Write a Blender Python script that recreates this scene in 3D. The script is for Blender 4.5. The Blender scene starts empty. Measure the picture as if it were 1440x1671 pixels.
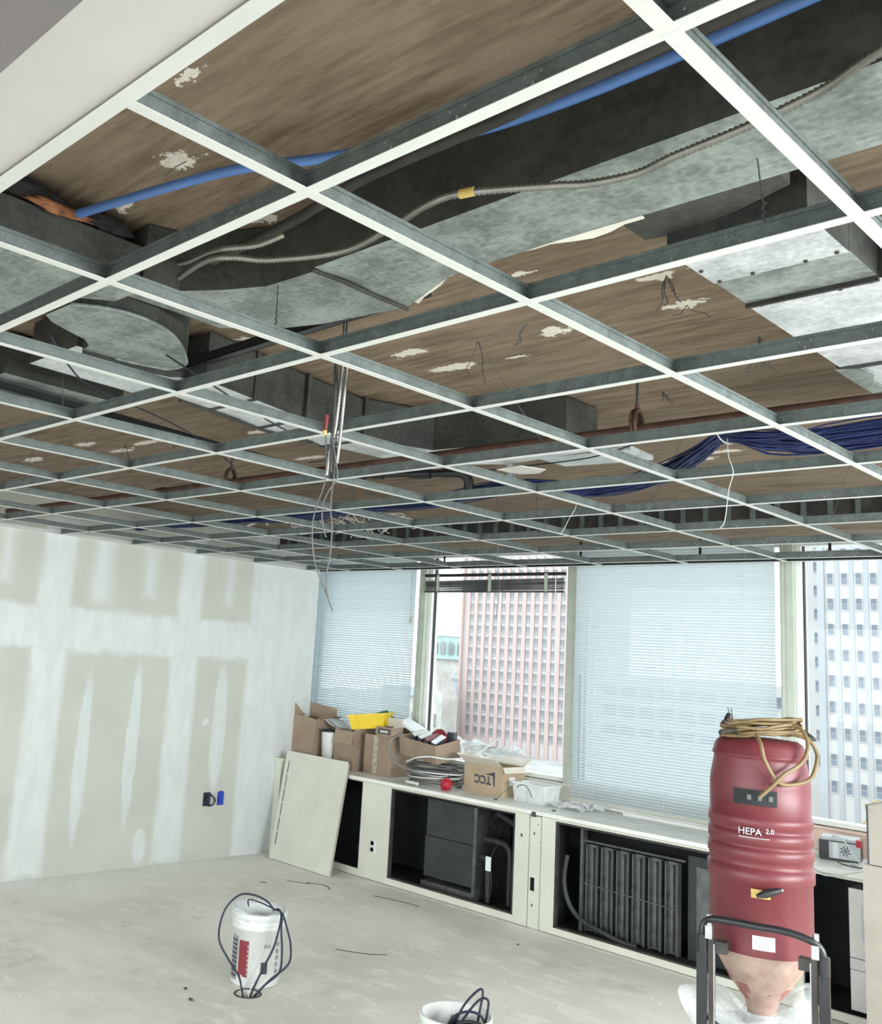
import bpy, bmesh, math, random
from mathutils import Vector, Matrix, Euler, noise

random.seed(7)
SC = bpy.context.scene
COL = SC.collection
PI = math.pi

# ---------------------------------------------------------------- camera
F_PX, CX, CY, W_PX, H_PX = 1579.58, 581.7, 773.2, 1440.0, 1671.0
yaw, pit, rol = 0.8120, 0.1857, 0.0683
fwd = Vector((-math.sin(yaw)*math.cos(pit), math.cos(yaw)*math.cos(pit), math.sin(pit)))
r0 = Vector((math.cos(yaw), math.sin(yaw), 0)); u0 = r0.cross(fwd)
rt = math.cos(rol)*r0 + math.sin(rol)*u0
up = -math.sin(rol)*r0 + math.cos(rol)*u0
cam = bpy.data.cameras.new('camera'); camo = bpy.data.objects.new('camera', cam); COL.objects.link(camo)
m = Matrix.Identity(4)
for i in range(3):
    m[i][0] = rt[i]; m[i][1] = up[i]; m[i][2] = -fwd[i]
m[0][3], m[1][3], m[2][3] = 7.0322, -0.3409, 1.7746
camo.matrix_world = m
cam.sensor_fit = 'VERTICAL'; cam.sensor_height = 36.0; cam.sensor_width = 36.0*W_PX/H_PX
cam.lens = F_PX*36.0/H_PX
cam.shift_x = (W_PX/2-CX)/H_PX; cam.shift_y = (CY-H_PX/2)/H_PX
cam.clip_start = 0.02; cam.clip_end = 3000
SC.camera = camo

# ---------------------------------------------------------------- sky, lamps, exposure
SC.view_settings.view_transform = 'Standard'
SC.view_settings.look = 'None'
SC.view_settings.gamma = 1.0
SC.view_settings.use_curve_mapping = False
SC.view_settings.exposure = 0.22
SKY = 2.9
wd = bpy.data.worlds.new('overcast_sky'); SC.world = wd; wd.use_nodes = True
wn = wd.node_tree
wn.nodes['Background'].inputs[0].default_value = (0.90, 0.97, 1.0, 1)
wn.nodes['Background'].inputs[1].default_value = SKY

def area(name, loc, target, sx, sy, power, col=(1, 1, 1)):
    l = bpy.data.lights.new(name, 'AREA'); l.shape = 'RECTANGLE'; l.size = sx; l.size_y = sy
    l.energy = power; l.color = col
    o = bpy.data.objects.new(name, l); COL.objects.link(o); o.location = loc
    o.rotation_euler = (Vector(target)-Vector(loc)).to_track_quat('-Z', 'Y').to_euler()
    return o
# added fill lights with no source in view, brightening the dim interior
area('rear_fill_light', (4.5, -4.6, 2.0), (4.2, 2.6, 0.0), 8.0, 1.6, 270, (0.97, 1.0, 1.0))
area('side_fill_light', (9.2, 3.2, 1.9), (2.6, 3.4, 0.0), 3.4, 1.2, 430, (0.95, 0.99, 1.0))

# ---------------------------------------------------------------- materials
def lin(r, g, b):
    f = lambda c: ((c/255+0.055)/1.055)**2.4 if c/255 > 0.04045 else c/255/12.92
    return (f(r), f(g), f(b), 1)

class NT:
    def __init__(s, name):
        s.m = bpy.data.materials.new(name); s.m.use_nodes = True
        s.t = s.m.node_tree; s.b = s.t.nodes['Principled BSDF']; s.out = s.t.nodes['Material Output']
    def n(s, typ, **kw):
        nd = s.t.nodes.new(typ)
        for k, v in kw.items():
            if k.startswith('i_'):
                key = k[2:]; key = int(key) if key.isdigit() else key
                nd.inputs[key].default_value = v
            else: setattr(nd, k, v)
        return nd
    def l(s, a, b): s.t.links.new(a, b)
    def math(s, op, a, b=None, clamp=False):
        nd = s.n('ShaderNodeMath', operation=op, use_clamp=clamp)
        for k, v in ((0, a), (1, b)):
            if v is None: continue
            if isinstance(v, (int, float)): nd.inputs[k].default_value = v
            else: s.l(v, nd.inputs[k])
        return nd.outputs[0]
    def ramp(s, v, lo, hi, a=0.0, b=1.0):
        nd = s.n('ShaderNodeMapRange', interpolation_type='SMOOTHSTEP')
        s.l(v, nd.inputs[0])
        for k, q in zip((1, 2, 3, 4), (lo, hi, a, b)): nd.inputs[k].default_value = q
        return nd.outputs[0]
    def pos(s): return s.n('ShaderNodeNewGeometry').outputs['Position']
    def objc(s): return s.n('ShaderNodeTexCoord').outputs['Object']
    def scale(s, v, sc):
        nd = s.n('ShaderNodeVectorMath', operation='MULTIPLY'); s.l(v, nd.inputs[0]); nd.inputs[1].default_value = sc
        return nd.outputs[0]
    def noise(s, v, sc, det=3, rough=0.55, out=0):
        nd = s.n('ShaderNodeTexNoise'); s.l(v, nd.inputs['Vector'])
        nd.inputs['Scale'].default_value = sc; nd.inputs['Detail'].default_value = det; nd.inputs['Roughness'].default_value = rough
        return nd.outputs[out]
    def mix(s, f, a, b):
        nd = s.n('ShaderNodeMix', data_type='RGBA')
        if isinstance(f, (int, float)): nd.inputs[0].default_value = f
        else: s.l(f, nd.inputs[0])
        for k, v in ((6, a), (7, b)):
            if isinstance(v, tuple): nd.inputs[k].default_value = v
            else: s.l(v, nd.inputs[k])
        return nd.outputs[2]
    def color(s, v):
        if isinstance(v, tuple): s.b.inputs['Base Color'].default_value = v
        else: s.l(v, s.b.inputs['Base Color'])
    def bump(s, v, st, dist=0.01):
        nd = s.n('ShaderNodeBump'); nd.inputs['Strength'].default_value = st; nd.inputs['Distance'].default_value = dist
        s.l(v, nd.inputs['Height']); s.l(nd.outputs[0], s.b.inputs['Normal'])

def plain(name, col, rough=0.6, metal=0.0, var=0.12, sc=9.0, spec=None, bump=0.0):
    t = NT(name); v = t.noise(t.objc(), sc, 4)
    c2 = tuple(min(1, c*(1+var)) for c in col[:3])+(1,); c1 = tuple(c*(1-var) for c in col[:3])+(1,)
    t.color(t.mix(t.ramp(v, 0.3, 0.7), c1, c2))
    t.b.inputs['Roughness'].default_value = rough; t.b.inputs['Metallic'].default_value = metal
    if spec is not None: t.b.inputs['Specular IOR Level'].default_value = spec
    if bump: t.bump(v, bump)
    return t.m

def galv(name, lo, hi, rough=0.42, metal=0.75, stretch=(1, 1, 1)):
    t = NT(name); p = t.scale(t.pos(), stretch)
    vo = t.n('ShaderNodeTexVoronoi'); t.l(p, vo.inputs['Vector']); vo.inputs['Scale'].default_value = 55
    a = t.noise(t.scale(p, (14, 90, 30)), 1.0, 4, 0.7)
    b = t.math('ADD', t.math('MULTIPLY', t.noise(p, 7, 5, 0.65), 0.7), t.math('MULTIPLY', t.noise(p, 60, 3), 0.35))
    f = t.math('ADD', t.math('MULTIPLY', a, 0.30), t.math('ADD', t.math('MULTIPLY', vo.outputs['Distance'], 0.10), t.math('SUBTRACT', b, 0.08)))
    t.color(t.mix(t.ramp(f, 0.45, 0.85), lo, hi))
    t.b.inputs['Metallic'].default_value = metal
    t.l(t.ramp(f, 0.3, 0.9, rough-0.1, rough+0.15), t.b.inputs['Roughness'])
    t.bump(t.noise(p, 3.5, 2), 0.12, 0.03)
    return t.m

def blobmask(t, u, v, items, soft=0.02):
    """items: ('r', cu, cv, hu, hv) rectangles or ('e', ...) ellipses in wall/slab coordinates"""
    out = None
    for kind, cu, cv, hu, hv in items:
        du = t.math('SUBTRACT', u, cu); dv = t.math('SUBTRACT', v, cv)
        if kind == 'r':
            d = t.math('MAXIMUM', t.math('SUBTRACT', t.math('ABSOLUTE', du), hu), t.math('SUBTRACT', t.math('ABSOLUTE', dv), hv))
            mk = t.ramp(d, soft, -soft)
        else:
            a = t.math('DIVIDE', du, hu); b = t.math('DIVIDE', dv, hv)
            d = t.math('ADD', t.math('MULTIPLY', a, a), t.math('MULTIPLY', b, b))
            mk = t.ramp(d, 1.0+soft*6, 1.0-soft*6)
        out = mk if out is None else t.math('MAXIMUM', out, mk)
    return out

MT = {}
MT['tee_white'] = plain('white_tee_enamel', (0.60, 0.62, 0.60, 1), 0.5, 0, 0.03)
MT['tee_steel'] = galv('tee_web_steel', (0.085, 0.10, 0.095, 1), (0.15, 0.18, 0.17, 1), 0.55, 0.35, (3, 3, 3))
MT['galv'] = galv('galvanised_duct', (0.16, 0.19, 0.18, 1), (0.38, 0.43, 0.405, 1), 0.5, 0.45)
MT['galv_new'] = galv('bright_galvanised_duct', (0.50, 0.54, 0.56, 1), (0.85, 0.88, 0.90, 1), 0.38, 0.5)
MT['galv_dark'] = galv('dark_shaded_duct', (0.028, 0.031, 0.027, 1), (0.07, 0.074, 0.065, 1), 0.7, 0.2)  # darker copy of duct metal, puts the shade on duct sides into colour
MT['black'] = plain('black_plastic', (0.012, 0.013, 0.014, 1), 0.4, 0, 0.2)
MT['black_steel'] = plain('black_painted_steel', (0.018, 0.02, 0.022, 1), 0.35, 0.2, 0.2)
MT['iron'] = plain('dark_iron', (0.05, 0.048, 0.045, 1), 0.6, 0.4, 0.3)
MT['rust'] = plain('red_oxide_pipe', (0.075, 0.034, 0.024, 1), 0.65, 0.1, 0.35, 14)
MT['clamp'] = plain('rusty_clamp', (0.10, 0.055, 0.035, 1), 0.7, 0.2, 0.35, 30)
MT['blue_pipe'] = plain('sky_blue_conduit', (0.075, 0.17, 0.42, 1), 0.4, 0, 0.08)
MT['blue_cable'] = plain('dark_blue_cable', (0.010, 0.022, 0.105, 1), 0.45, 0, 0.3)
MT['navy'] = plain('navy_cable', (0.012, 0.016, 0.038, 1), 0.5, 0, 0.2)
MT['wire'] = plain('hanger_wire_steel', (0.10, 0.10, 0.10, 1), 0.45, 0.7, 0.2)
MT['grey_cable'] = plain('grey_cable', (0.10, 0.10, 0.10, 1), 0.5, 0.1, 0.1)
MT['flex'] = plain('flexible_steel_conduit', (0.26, 0.26, 0.24, 1), 0.35, 0.85, 0.15)
MT['steel'] = plain('bright_steel', (0.42, 0.43, 0.44, 1), 0.3, 0.9, 0.1)
MT['cream'] = plain('cream_enamel_metal', (0.60, 0.615, 0.53, 1), 0.5, 0, 0.06, 3)
MT['cream_shaded'] = plain('shaded_cream_metal', (0.36, 0.338, 0.29, 1), 0.55, 0, 0.08, 4)  # the cabinet cream again, darkened so the colour carries its shade
MT['worktop'] = plain('pale_worktop', (0.74, 0.75, 0.71, 1), 0.45, 0, 0.08, 5)
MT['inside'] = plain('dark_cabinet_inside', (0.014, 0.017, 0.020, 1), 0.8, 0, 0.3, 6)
MT['unit'] = plain('dark_grey_unit', (0.035, 0.040, 0.044, 1), 0.6, 0.2, 0.2, 5)
MT['fin'] = plain('dull_fin_metal', (0.12, 0.13, 0.125, 1), 0.45, 0.5, 0.3, 12)
MT['card'] = plain('brown_cardboard', (0.30, 0.225, 0.165, 1), 0.85, 0, 0.10, 6)
MT['card_light'] = plain('tan_cardboard', (0.40, 0.315, 0.215, 1), 0.85, 0, 0.08, 6)
MT['card_in'] = plain('cardboard_inside', (0.34, 0.26, 0.18, 1), 0.9, 0, 0.08, 6)
MT['card_white'] = plain('pale_cardboard', (0.62, 0.58, 0.50, 1), 0.85, 0, 0.08, 6)
MT['tape'] = plain('shiny_packing_tape', (0.42, 0.36, 0.29, 1), 0.3, 0, 0.3, 30)
MT['paper'] = plain('white_paper', (0.72, 0.75, 0.78, 1), 0.8, 0, 0.05)
MT['yellow'] = plain('yellow_plastic', (0.72, 0.52, 0.02, 1), 0.4, 0, 0.06)
MT['green'] = plain('green_plastic', (0.03, 0.18, 0.06, 1), 0.5, 0, 0.1)
MT['white_plastic'] = plain('white_plastic', (0.68, 0.70, 0.68, 1), 0.4, 0, 0.05)
MT['dark_red'] = plain('dark_red_print', (0.20, 0.025, 0.035, 1), 0.4, 0, 0.15)
MT['red_bright'] = plain('red_netting', (0.36, 0.012, 0.025, 1), 0.5, 0, 0.3, 60)
MT['ink'] = plain('dark_print', (0.05, 0.055, 0.07, 1), 0.6, 0, 0.1)
MT['label'] = plain('white_label', (0.62, 0.62, 0.60, 1), 0.5, 0, 0.05)
MT['label_yellow'] = plain('yellow_label', (0.50, 0.36, 0.10, 1), 0.5, 0, 0.05)
MT['blue_box'] = plain('blue_electrical_box', (0.02, 0.05, 0.42, 1), 0.4, 0, 0.1)
MT['rod_red'] = plain('red_rubber', (0.13, 0.014, 0.016, 1), 0.5, 0, 0.1)
MT['cord'] = plain('ochre_power_cord', (0.165, 0.115, 0.052, 1), 0.5, 0, 0.15, 20)
MT['silver'] = plain('grey_cast_metal', (0.35, 0.37, 0.39, 1), 0.4, 0.5, 0.1)
MT['foil'] = plain('torn_duct_wrap', (0.72, 0.70, 0.64, 1), 0.7, 0, 0.1)
MT['fibre'] = plain('orange_fibreglass', (0.20, 0.085, 0.04, 1), 0.95, 0, 0.6, 25, bump=0.6)
MT['black_wool'] = plain('black_faced_insulation', (0.014, 0.012, 0.012, 1), 0.95, 0, 0.5, 25, bump=0.6)
MT['mullion'] = plain('grey_green_mullion', (0.42, 0.46, 0.40, 1), 0.4, 0.2, 0.06)
MT['gasket'] = plain('black_gasket', (0.012, 0.013, 0.016, 1), 0.6, 0, 0.1)
MT['sill'] = plain('cream_window_stool', (0.60, 0.60, 0.53, 1), 0.5, 0, 0.05)
MT['sill_pink'] = plain('pinkish_window_stool', (0.70, 0.52, 0.45, 1), 0.5, 0, 0.04)
MT['soffit'] = plain('white_soffit_board', (0.55, 0.535, 0.515, 1), 0.7, 0, 0.02)
MT['header'] = plain('mauve_grey_header', (0.145, 0.133, 0.138, 1), 0.8, 0, 0.06, 4)

def fabric_plastic(name, col, alpha, rough=0.25):
    t = NT(name); t.color(col); t.b.inputs['Roughness'].default_value = rough
    tr = t.n('ShaderNodeBsdfTransparent'); mx = t.n('ShaderNodeMixShader')
    f = t.ramp(t.noise(t.objc(), 14, 4), 0.3, 0.75, alpha-0.15, alpha+0.15)
    t.l(f, mx.inputs[0]); t.l(tr.outputs[0], mx.inputs[1]); t.l(t.b.outputs[0], mx.inputs[2]); t.l(mx.outputs[0], t.out.inputs[0])
    return t.m
MT['poly'] = fabric_plastic('clear_polythene', (0.80, 0.83, 0.84, 1), 0.55)
MT['poly_thin'] = fabric_plastic('thin_clear_plastic', (0.82, 0.87, 0.90, 1), 0.35)

def glass():
    t = NT('window_glass'); g = t.n('ShaderNodeBsdfGlossy'); g.inputs['Roughness'].default_value = 0.02
    tr = t.n('ShaderNodeBsdfTransparent'); tr.inputs[0].default_value = (0.97, 0.99, 0.98, 1)
    fr = t.n('ShaderNodeFresnel'); fr.inputs[0].default_value = 1.45
    mx = t.n('ShaderNodeMixShader'); t.l(t.math('MULTIPLY', fr.outputs[0], 0.25), mx.inputs[0])
    t.l(tr.outputs[0], mx.inputs[1]); t.l(g.outputs[0], mx.inputs[2]); t.l(mx.outputs[0], t.out.inputs[0]); return t.m
MT['glass'] = glass()

def slat_mat():
    t = NT('white_blind_slat'); t.color((0.66, 0.705, 0.715, 1)); t.b.inputs['Roughness'].default_value = 0.45
    tl = t.n('ShaderNodeBsdfTranslucent'); tl.inputs[0].default_value = (0.74, 0.81, 0.84, 1)
    mx = t.n('ShaderNodeMixShader'); mx.inputs[0].default_value = 0.40
    t.l(t.b.outputs[0], mx.inputs[1]); t.l(tl.outputs[0], mx.inputs[2]); t.l(mx.outputs[0], t.out.inputs[0]); return t.m
MT['slat'] = slat_mat()

def concrete_floor():
    t = NT('dusty_concrete_floor'); p = t.pos()
    a = t.noise(p, 0.8, 6, 0.6); b = t.noise(t.scale(p, (1, 2.2, 1)), 3.2, 5, 0.7); c = t.noise(p, 45, 3)
    base = t.mix(t.ramp(a, 0.35, 0.65), (0.66, 0.645, 0.58, 1), (0.80, 0.79, 0.73, 1))
    base = t.mix(t.ramp(b, 0.50, 0.64, 0, 0.7), base, (0.82, 0.82, 0.79, 1))
    base = t.mix(t.ramp(t.noise(p, 1.9, 5, 0.7), 0.56, 0.70, 0, 0.5), base, (0.52, 0.46, 0.38, 1))
    base = t.mix(t.ramp(c, 0.72, 0.8, 0, 0.5), base, (0.28, 0.26, 0.22, 1))
    # drywall dust swept up along the left wall
    sp = t.n('ShaderNodeSeparateXYZ'); t.l(p, sp.inputs[0])
    d = t.math('ADD', sp.outputs[0], t.math('MULTIPLY', b, 1.6))
    base = t.mix(t.ramp(d, 2.2, 0.7, 0, 0.45), base, (0.83, 0.84, 0.83, 1))
    t.color(base); t.b.inputs['Roughness'].default_value = 0.75
    t.bump(t.math('ADD', b, t.math('MULTIPLY', c, 0.3)), 0.25, 0.01)
    return t.m

def drywall():
    t = NT('taped_drywall'); p = t.pos()
    sp = t.n('ShaderNodeSeparateXYZ'); t.l(p, sp.inputs[0])
    nv = t.noise(t.scale(p, (1, 3.0, 1.0)), 3.5, 4, 0.6)
    n2 = t.noise(t.scale(p, (1, 1.0, 3.0)), 4.5, 4, 0.6)
    u = t.math('ADD', sp.outputs[1], t.math('MULTIPLY', t.math('SUBTRACT', nv, 0.5), 0.06))
    v = t.math('ADD', sp.outputs[2], t.math('MULTIPLY', t.math('SUBTRACT', n2, 0.5), 0.14))
    items = [('r', 2.0, 1.83, 5.0, 0.165), ('r', 3.215, 2.2, 0.135, 0.5), ('r', 3.225, 0.85, 0.145, 0.84),
             ('r', 4.46, 2.2, 0.125, 0.5), ('r', 4.465, 0.85, 0.135, 0.83), ('r', 5.72, 1.3, 0.59, 1.6),
             ('r', 1.97, 1.3, 0.13, 1.3), ('r', 0.73, 1.3, 0.13, 1.3)]
    strips = [('r', 2.80, 2.36, 0.038, 0.20), ('r', 3.60, 2.32, 0.085, 0.26), ('r', 4.05, 2.34, 0.055, 0.19), ('r', 4.87, 2.34, 0.04, 0.2),
              ('e', 3.595, 0.86, 0.055, 0.62), ('e', 4.035, 0.95, 0.055, 0.62), ('e', 4.885, 1.08, 0.075, 0.52), ('e', 4.20, 0.15, 0.06, 0.14),
              ('e', 2.4, 0.9, 0.05, 0.6), ('e', 4.745, 1.12, 0.03, 0.04)]
    ma = blobmask(t, u, v, items, 0.035); mb = blobmask(t, u, v, strips, 0.07)
    mk = t.math('MAXIMUM', ma, t.math('MULTIPLY', mb, 0.85))
    board = t.mix(t.ramp(t.noise(p, 2.5, 4), 0.3, 0.7), (0.465, 0.48, 0.435, 1), (0.51, 0.525, 0.475, 1))
    mud = t.mix(t.ramp(nv, 0.3, 0.7), (0.57, 0.605, 0.595, 1), (0.63, 0.665, 0.66, 1))
    t.color(t.mix(mk, board, mud)); t.b.inputs['Roughness'].default_value = 0.85
    t.bump(mk, 0.15, 0.004)
    return t.m

def deck():
    t = NT('brown_fibre_deck'); p = t.pos()
    sp = t.n('ShaderNodeSeparateXYZ'); t.l(p, sp.inputs[0])
    st = t.noise(t.scale(p, (1.3, 9, 1)), 3.0, 6, 0.68); big = t.noise(p, 1.4, 4, 0.6); fine = t.noise(t.scale(p, (5, 30, 1)), 6.0, 4, 0.7)
    c = t.mix(t.ramp(st, 0.32, 0.68), (0.125, 0.090, 0.060, 1), (0.25, 0.195, 0.142, 1))
    c = t.mix(t.ramp(big, 0.35, 0.7, 0, 0.6), c, (0.215, 0.172, 0.128, 1))
    c = t.mix(t.ramp(fine, 0.58, 0.75, 0, 0.55), c, (0.09, 0.065, 0.045, 1))
    c = t.mix(t.ramp(t.noise(t.scale(p, (2, 10, 1)), 2.2, 5, 0.7), 0.62, 0.74, 0, 0.4), c, (0.34, 0.285, 0.22, 1))
    # white plaster showing where hangers were torn out
    wob = t.noise(p, 11, 5, 0.75, 1); sw = t.n('ShaderNodeSeparateColor'); t.l(wob, sw.inputs[0])
    u = t.math('ADD', sp.outputs[0], t.math('MULTIPLY', t.math('SUBTRACT', sw.outputs[0], 0.5), 0.26))
    v = t.math('ADD', sp.outputs[1], t.math('MULTIPLY', t.math('SUBTRACT', sw.outputs[1], 0.5), 0.13))
    pts = [(5.212, .749, .045, .03), (4.897, .80, .03, .022), (5.142, 1.08, .04, .02), (5.496, .572, .035, .015), (5.70, 2.229, .05, .03),
           (5.73, 1.99, .07, .025), (5.259, 2.208, .06, .032), (4.703, 2.10, .09, .028), (4.707, 2.33, .10, .032), (5.0, 2.36, .04, .012),
           (4.633, 3.271, .06, .02), (6.345, .991, .03, .015), (5.443, 1.755, .05, .015), (4.30, 1.648, .03, .012),
           (4.012, 2.233, .07, .022), (3.147, 2.622, .08, .03), (2.362, 2.457, .15, .03), (1.969, 2.293, .10, .03), (2.02, 2.505, .12, .03),
           (1.18, 2.357, .12, .035), (2.552, 4.556, .14, .04), (4.705, 4.2, .14, .04), (2.9, 3.2, .12, .03), (3.6, 3.0, .10, .025),
           (5.55, 3.6, .12, .025), (4.9, 4.1, .14, .03), (3.4, 2.2, .09, .02), (3.65, 1.85, .10, .018), (5.85, 1.52, .12, .02)]
    mk = blobmask(t, u, v, [('e',)+q for q in pts], 0.035)
    t.color(t.mix(mk, c, t.mix(t.ramp(fine, 0.4, 0.7), (0.72, 0.69, 0.63, 1), (0.55, 0.50, 0.42, 1))))
    t.b.inputs['Roughness'].default_value = 0.9; t.b.inputs['Specular IOR Level'].default_value = 0.2
    t.bump(t.math('ADD', st, t.math('MULTIPLY', mk, 0.4)), 0.35, 0.012)
    return t.m

def drum_red():
    t = NT('dusty_red_plastic'); p = t.objc()
    sp = t.n('ShaderNodeSeparateXYZ'); t.l(p, sp.inputs[0])
    n1 = t.noise(p, 6, 5, 0.7); n2 = t.noise(t.scale(p, (1, 1, 5)), 18, 4, 0.7)
    c = t.mix(t.ramp(n1, 0.3, 0.75, 0, 0.5), (0.115, 0.015, 0.022, 1), (0.17, 0.036, 0.044, 1))
    c = t.mix(t.ramp(n2, 0.60, 0.85, 0, 0.3), c, (0.36, 0.17, 0.17, 1))
    t.color(c); t.b.inputs['Roughness'].default_value = 0.45
    return t.m
def cone_mat():
    t = NT('plaster_dusted_cone'); p = t.objc()
    n1 = t.noise(p, 9, 5, 0.7)
    vo = t.n('ShaderNodeTexVoronoi', distance='CHEBYCHEV'); t.l(t.scale(p, (1, 1, 1.5)), vo.inputs['Vector']); vo.inputs['Scale'].default_value = 14
    sp = t.n('ShaderNodeSeparateXYZ'); t.l(p, sp.inputs[0])
    c = t.mix(t.ramp(n1, 0.25, 0.75), (0.27, 0.165, 0.135, 1), (0.42, 0.33, 0.27, 1))
    k = t.math('MULTIPLY', t.ramp(vo.outputs[0], 0.36, 0.28), t.ramp(sp.outputs[2], 0.84, 0.81))
    c = t.mix(t.math('MULTIPLY', k, 0.75), c, (0.22, 0.05, 0.045, 1))
    t.color(c); t.b.inputs['Roughness'].default_value = 0.6
    return t.m
MT['floor'] = concrete_floor(); MT['drywall'] = drywall(); MT['deck'] = deck(); MT['drum'] = drum_red(); MT['cone'] = cone_mat()
MT['facade_white'] = plain('pale_stone_facade', (0.46, 0.455, 0.455, 1), 0.8, 0, 0.05, 0.08)
MT['facade_grey'] = plain('grey_pilaster', (0.34, 0.355, 0.38, 1), 0.8, 0, 0.05, 0.1)
MT['facade_pink'] = plain('pink_granite_facade', (0.50, 0.375, 0.36, 1), 0.8, 0, 0.05, 0.05)
MT['spandrel'] = plain('white_spandrel', (0.48, 0.455, 0.455, 1), 0.8, 0, 0.05, 0.1)
MT['pane_blue'] = plain('blue_grey_far_glass', (0.13, 0.155, 0.195, 1), 0.3, 0, 0.35, 0.3)
MT['pane_grey'] = plain('grey_far_glass', (0.22, 0.225, 0.235, 1), 0.4, 0, 0.3, 0.2)
MT['verdigris'] = plain('verdigris_copper', (0.33, 0.44, 0.44, 1), 0.7, 0, 0.1, 0.3)
MT['old_stone'] = plain('old_pale_stone', (0.44, 0.43, 0.41, 1), 0.9, 0, 0.12, 0.4)
MT['slate'] = plain('blue_slate', (0.30, 0.34, 0.38, 1), 0.7, 0, 0.1, 0.3)
MT['ground'] = plain('pale_street', (0.34, 0.34, 0.34, 1), 0.9, 0, 0.25, 0.05)
MT['leaf_pale'] = plain('glare_whitened_foliage', (0.33, 0.315, 0.305, 1), 0.9, 0, 0.25, 1.2)  # leaves whitened so their colour holds the overexposed glare
MT['leaf_yellow'] = plain('autumn_yellow_foliage', (0.30, 0.24, 0.14, 1), 0.9, 0, 0.3, 1.2)
MT['bark'] = plain('tree_bark', (0.12, 0.09, 0.07, 1), 0.9, 0, 0.3, 2)

# ---------------------------------------------------------------- mesh builder
class M:
    def __init__(s): s.v = []; s.f = []; s.mi = []; s.sm = []
    def add(s, vs, fs, mi=0, smooth=False, mat=None):
        o = len(s.v)
        for p in vs:
            p = Vector(p); s.v.append(tuple(mat @ p if mat is not None else p))
        for f in fs: s.f.append(tuple(o+i for i in f)); s.mi.append(mi); s.sm.append(smooth)
        return s
    def box(s, x0, x1, y0, y1, z0, z1, mi=0, mat=None):
        vs = [(x, y, z) for x in (x0, x1) for y in (y0, y1) for z in (z0, z1)]
        return s.add(vs, [(0, 1, 3, 2), (4, 6, 7, 5), (0, 4, 5, 1), (2, 3, 7, 6), (0, 2, 6, 4), (1, 5, 7, 3)], mi, False, mat)
    def prism(s, poly, z0, z1, mi=0, mat=None, side=None):
        n = len(poly); vs = [(x, y, z0) for x, y in poly]+[(x, y, z1) for x, y in poly]
        a = sum(poly[i][0]*poly[(i+1) % n][1]-poly[(i+1) % n][0]*poly[i][1] for i in range(n))
        idx = list(range(n)) if a > 0 else list(range(n))[::-1]
        s.add(vs, [tuple(idx[::-1]), tuple(n+i for i in idx)], mi, False, mat)
        return s.add(vs, [(idx[i], idx[(i+1) % n], n+idx[(i+1) % n], n+idx[i]) for i in range(n)], mi if side is None else side, False, mat)
    def lathe(s, prof, c=(0, 0), n=32, mi=0, mat=None, a0=0.0, a1=2*PI, smooth=True):
        full = abs(a1-a0-2*PI) < 1e-6; k = n if full else n+1
        vs = []
        for r, z in prof:
            for i in range(k):
                a = a0+(a1-a0)*i/n; vs.append((c[0]+r*math.cos(a), c[1]+r*math.sin(a), z))
        fs = []
        for j in range(len(prof)-1):
            for i in range(n if full else n):
                i2 = (i+1) % k
                fs.append((j*k+i, j*k+i2, (j+1)*k+i2, (j+1)*k+i))
        return s.add(vs, fs, mi, smooth, mat)
    def tube(s, pts, r, n=6, mi=0, smooth=True, caps=True, mat=None):
        pts = [Vector(p) for p in pts]; vs = []; fs = []; up = None
        for i, p in enumerate(pts):
            t = (pts[min(i+1, len(pts)-1)]-pts[max(i-1, 0)]).normalized()
            if up is None:
                up = t.orthogonal().normalized()
            else:
                up = (up-t*up.dot(t))
                up = up.normalized() if up.length > 1e-6 else t.orthogonal().normalized()
            b = t.cross(up); rr = r[i] if isinstance(r, (list, tuple)) else r
            for k in range(n):
                a = 2*PI*k/n; vs.append(p+(up*math.cos(a)+b*math.sin(a))*rr)
        for i in range(len(pts)-1):
            for k in range(n):
                k2 = (k+1) % n; fs.append((i*n+k, i*n+k2, (i+1)*n+k2, (i+1)*n+k))
        s.add(vs, fs, mi, smooth, mat)
        if caps:
            s.add(vs[:n], [tuple(range(n))[::-1]], mi, False, mat); s.add(vs[-n:], [tuple(range(n))], mi, False, mat)
        return s
    def cyl(s, p0, p1, r, n=12, mi=0, r1=None): return s.tube([p0, p1], [r, r if r1 is None else r1], n, mi)
    def mesh(s, name, mats, loc=(0, 0, 0)):
        me = bpy.data.meshes.new(name); L = Vector(loc)
        me.from_pydata([tuple(Vector(p)-L) for p in s.v], [], s.f)
        for q in (mats if isinstance(mats, (list, tuple)) else [mats]): me.materials.append(MT[q])
        me.polygons.foreach_set('material_index', s.mi); me.polygons.foreach_set('use_smooth', s.sm); me.update()
        return me

def smooth_pts(pts, n=8):
    """Catmull-Rom through the points"""
    P = [Vector(p) for p in pts]; out = []
    for i in range(len(P)-1):
        a, b, c, d = P[max(i-1, 0)], P[i], P[i+1], P[min(i+2, len(P)-1)]
        for k in range(n):
            t = k/n; t2 = t*t; t3 = t2*t
            out.append(0.5*((2*b)+(-a+c)*t+(2*a-5*b+4*c-d)*t2+(-a+3*b-3*c+d)*t3))
    out.append(P[-1]); return out

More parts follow.
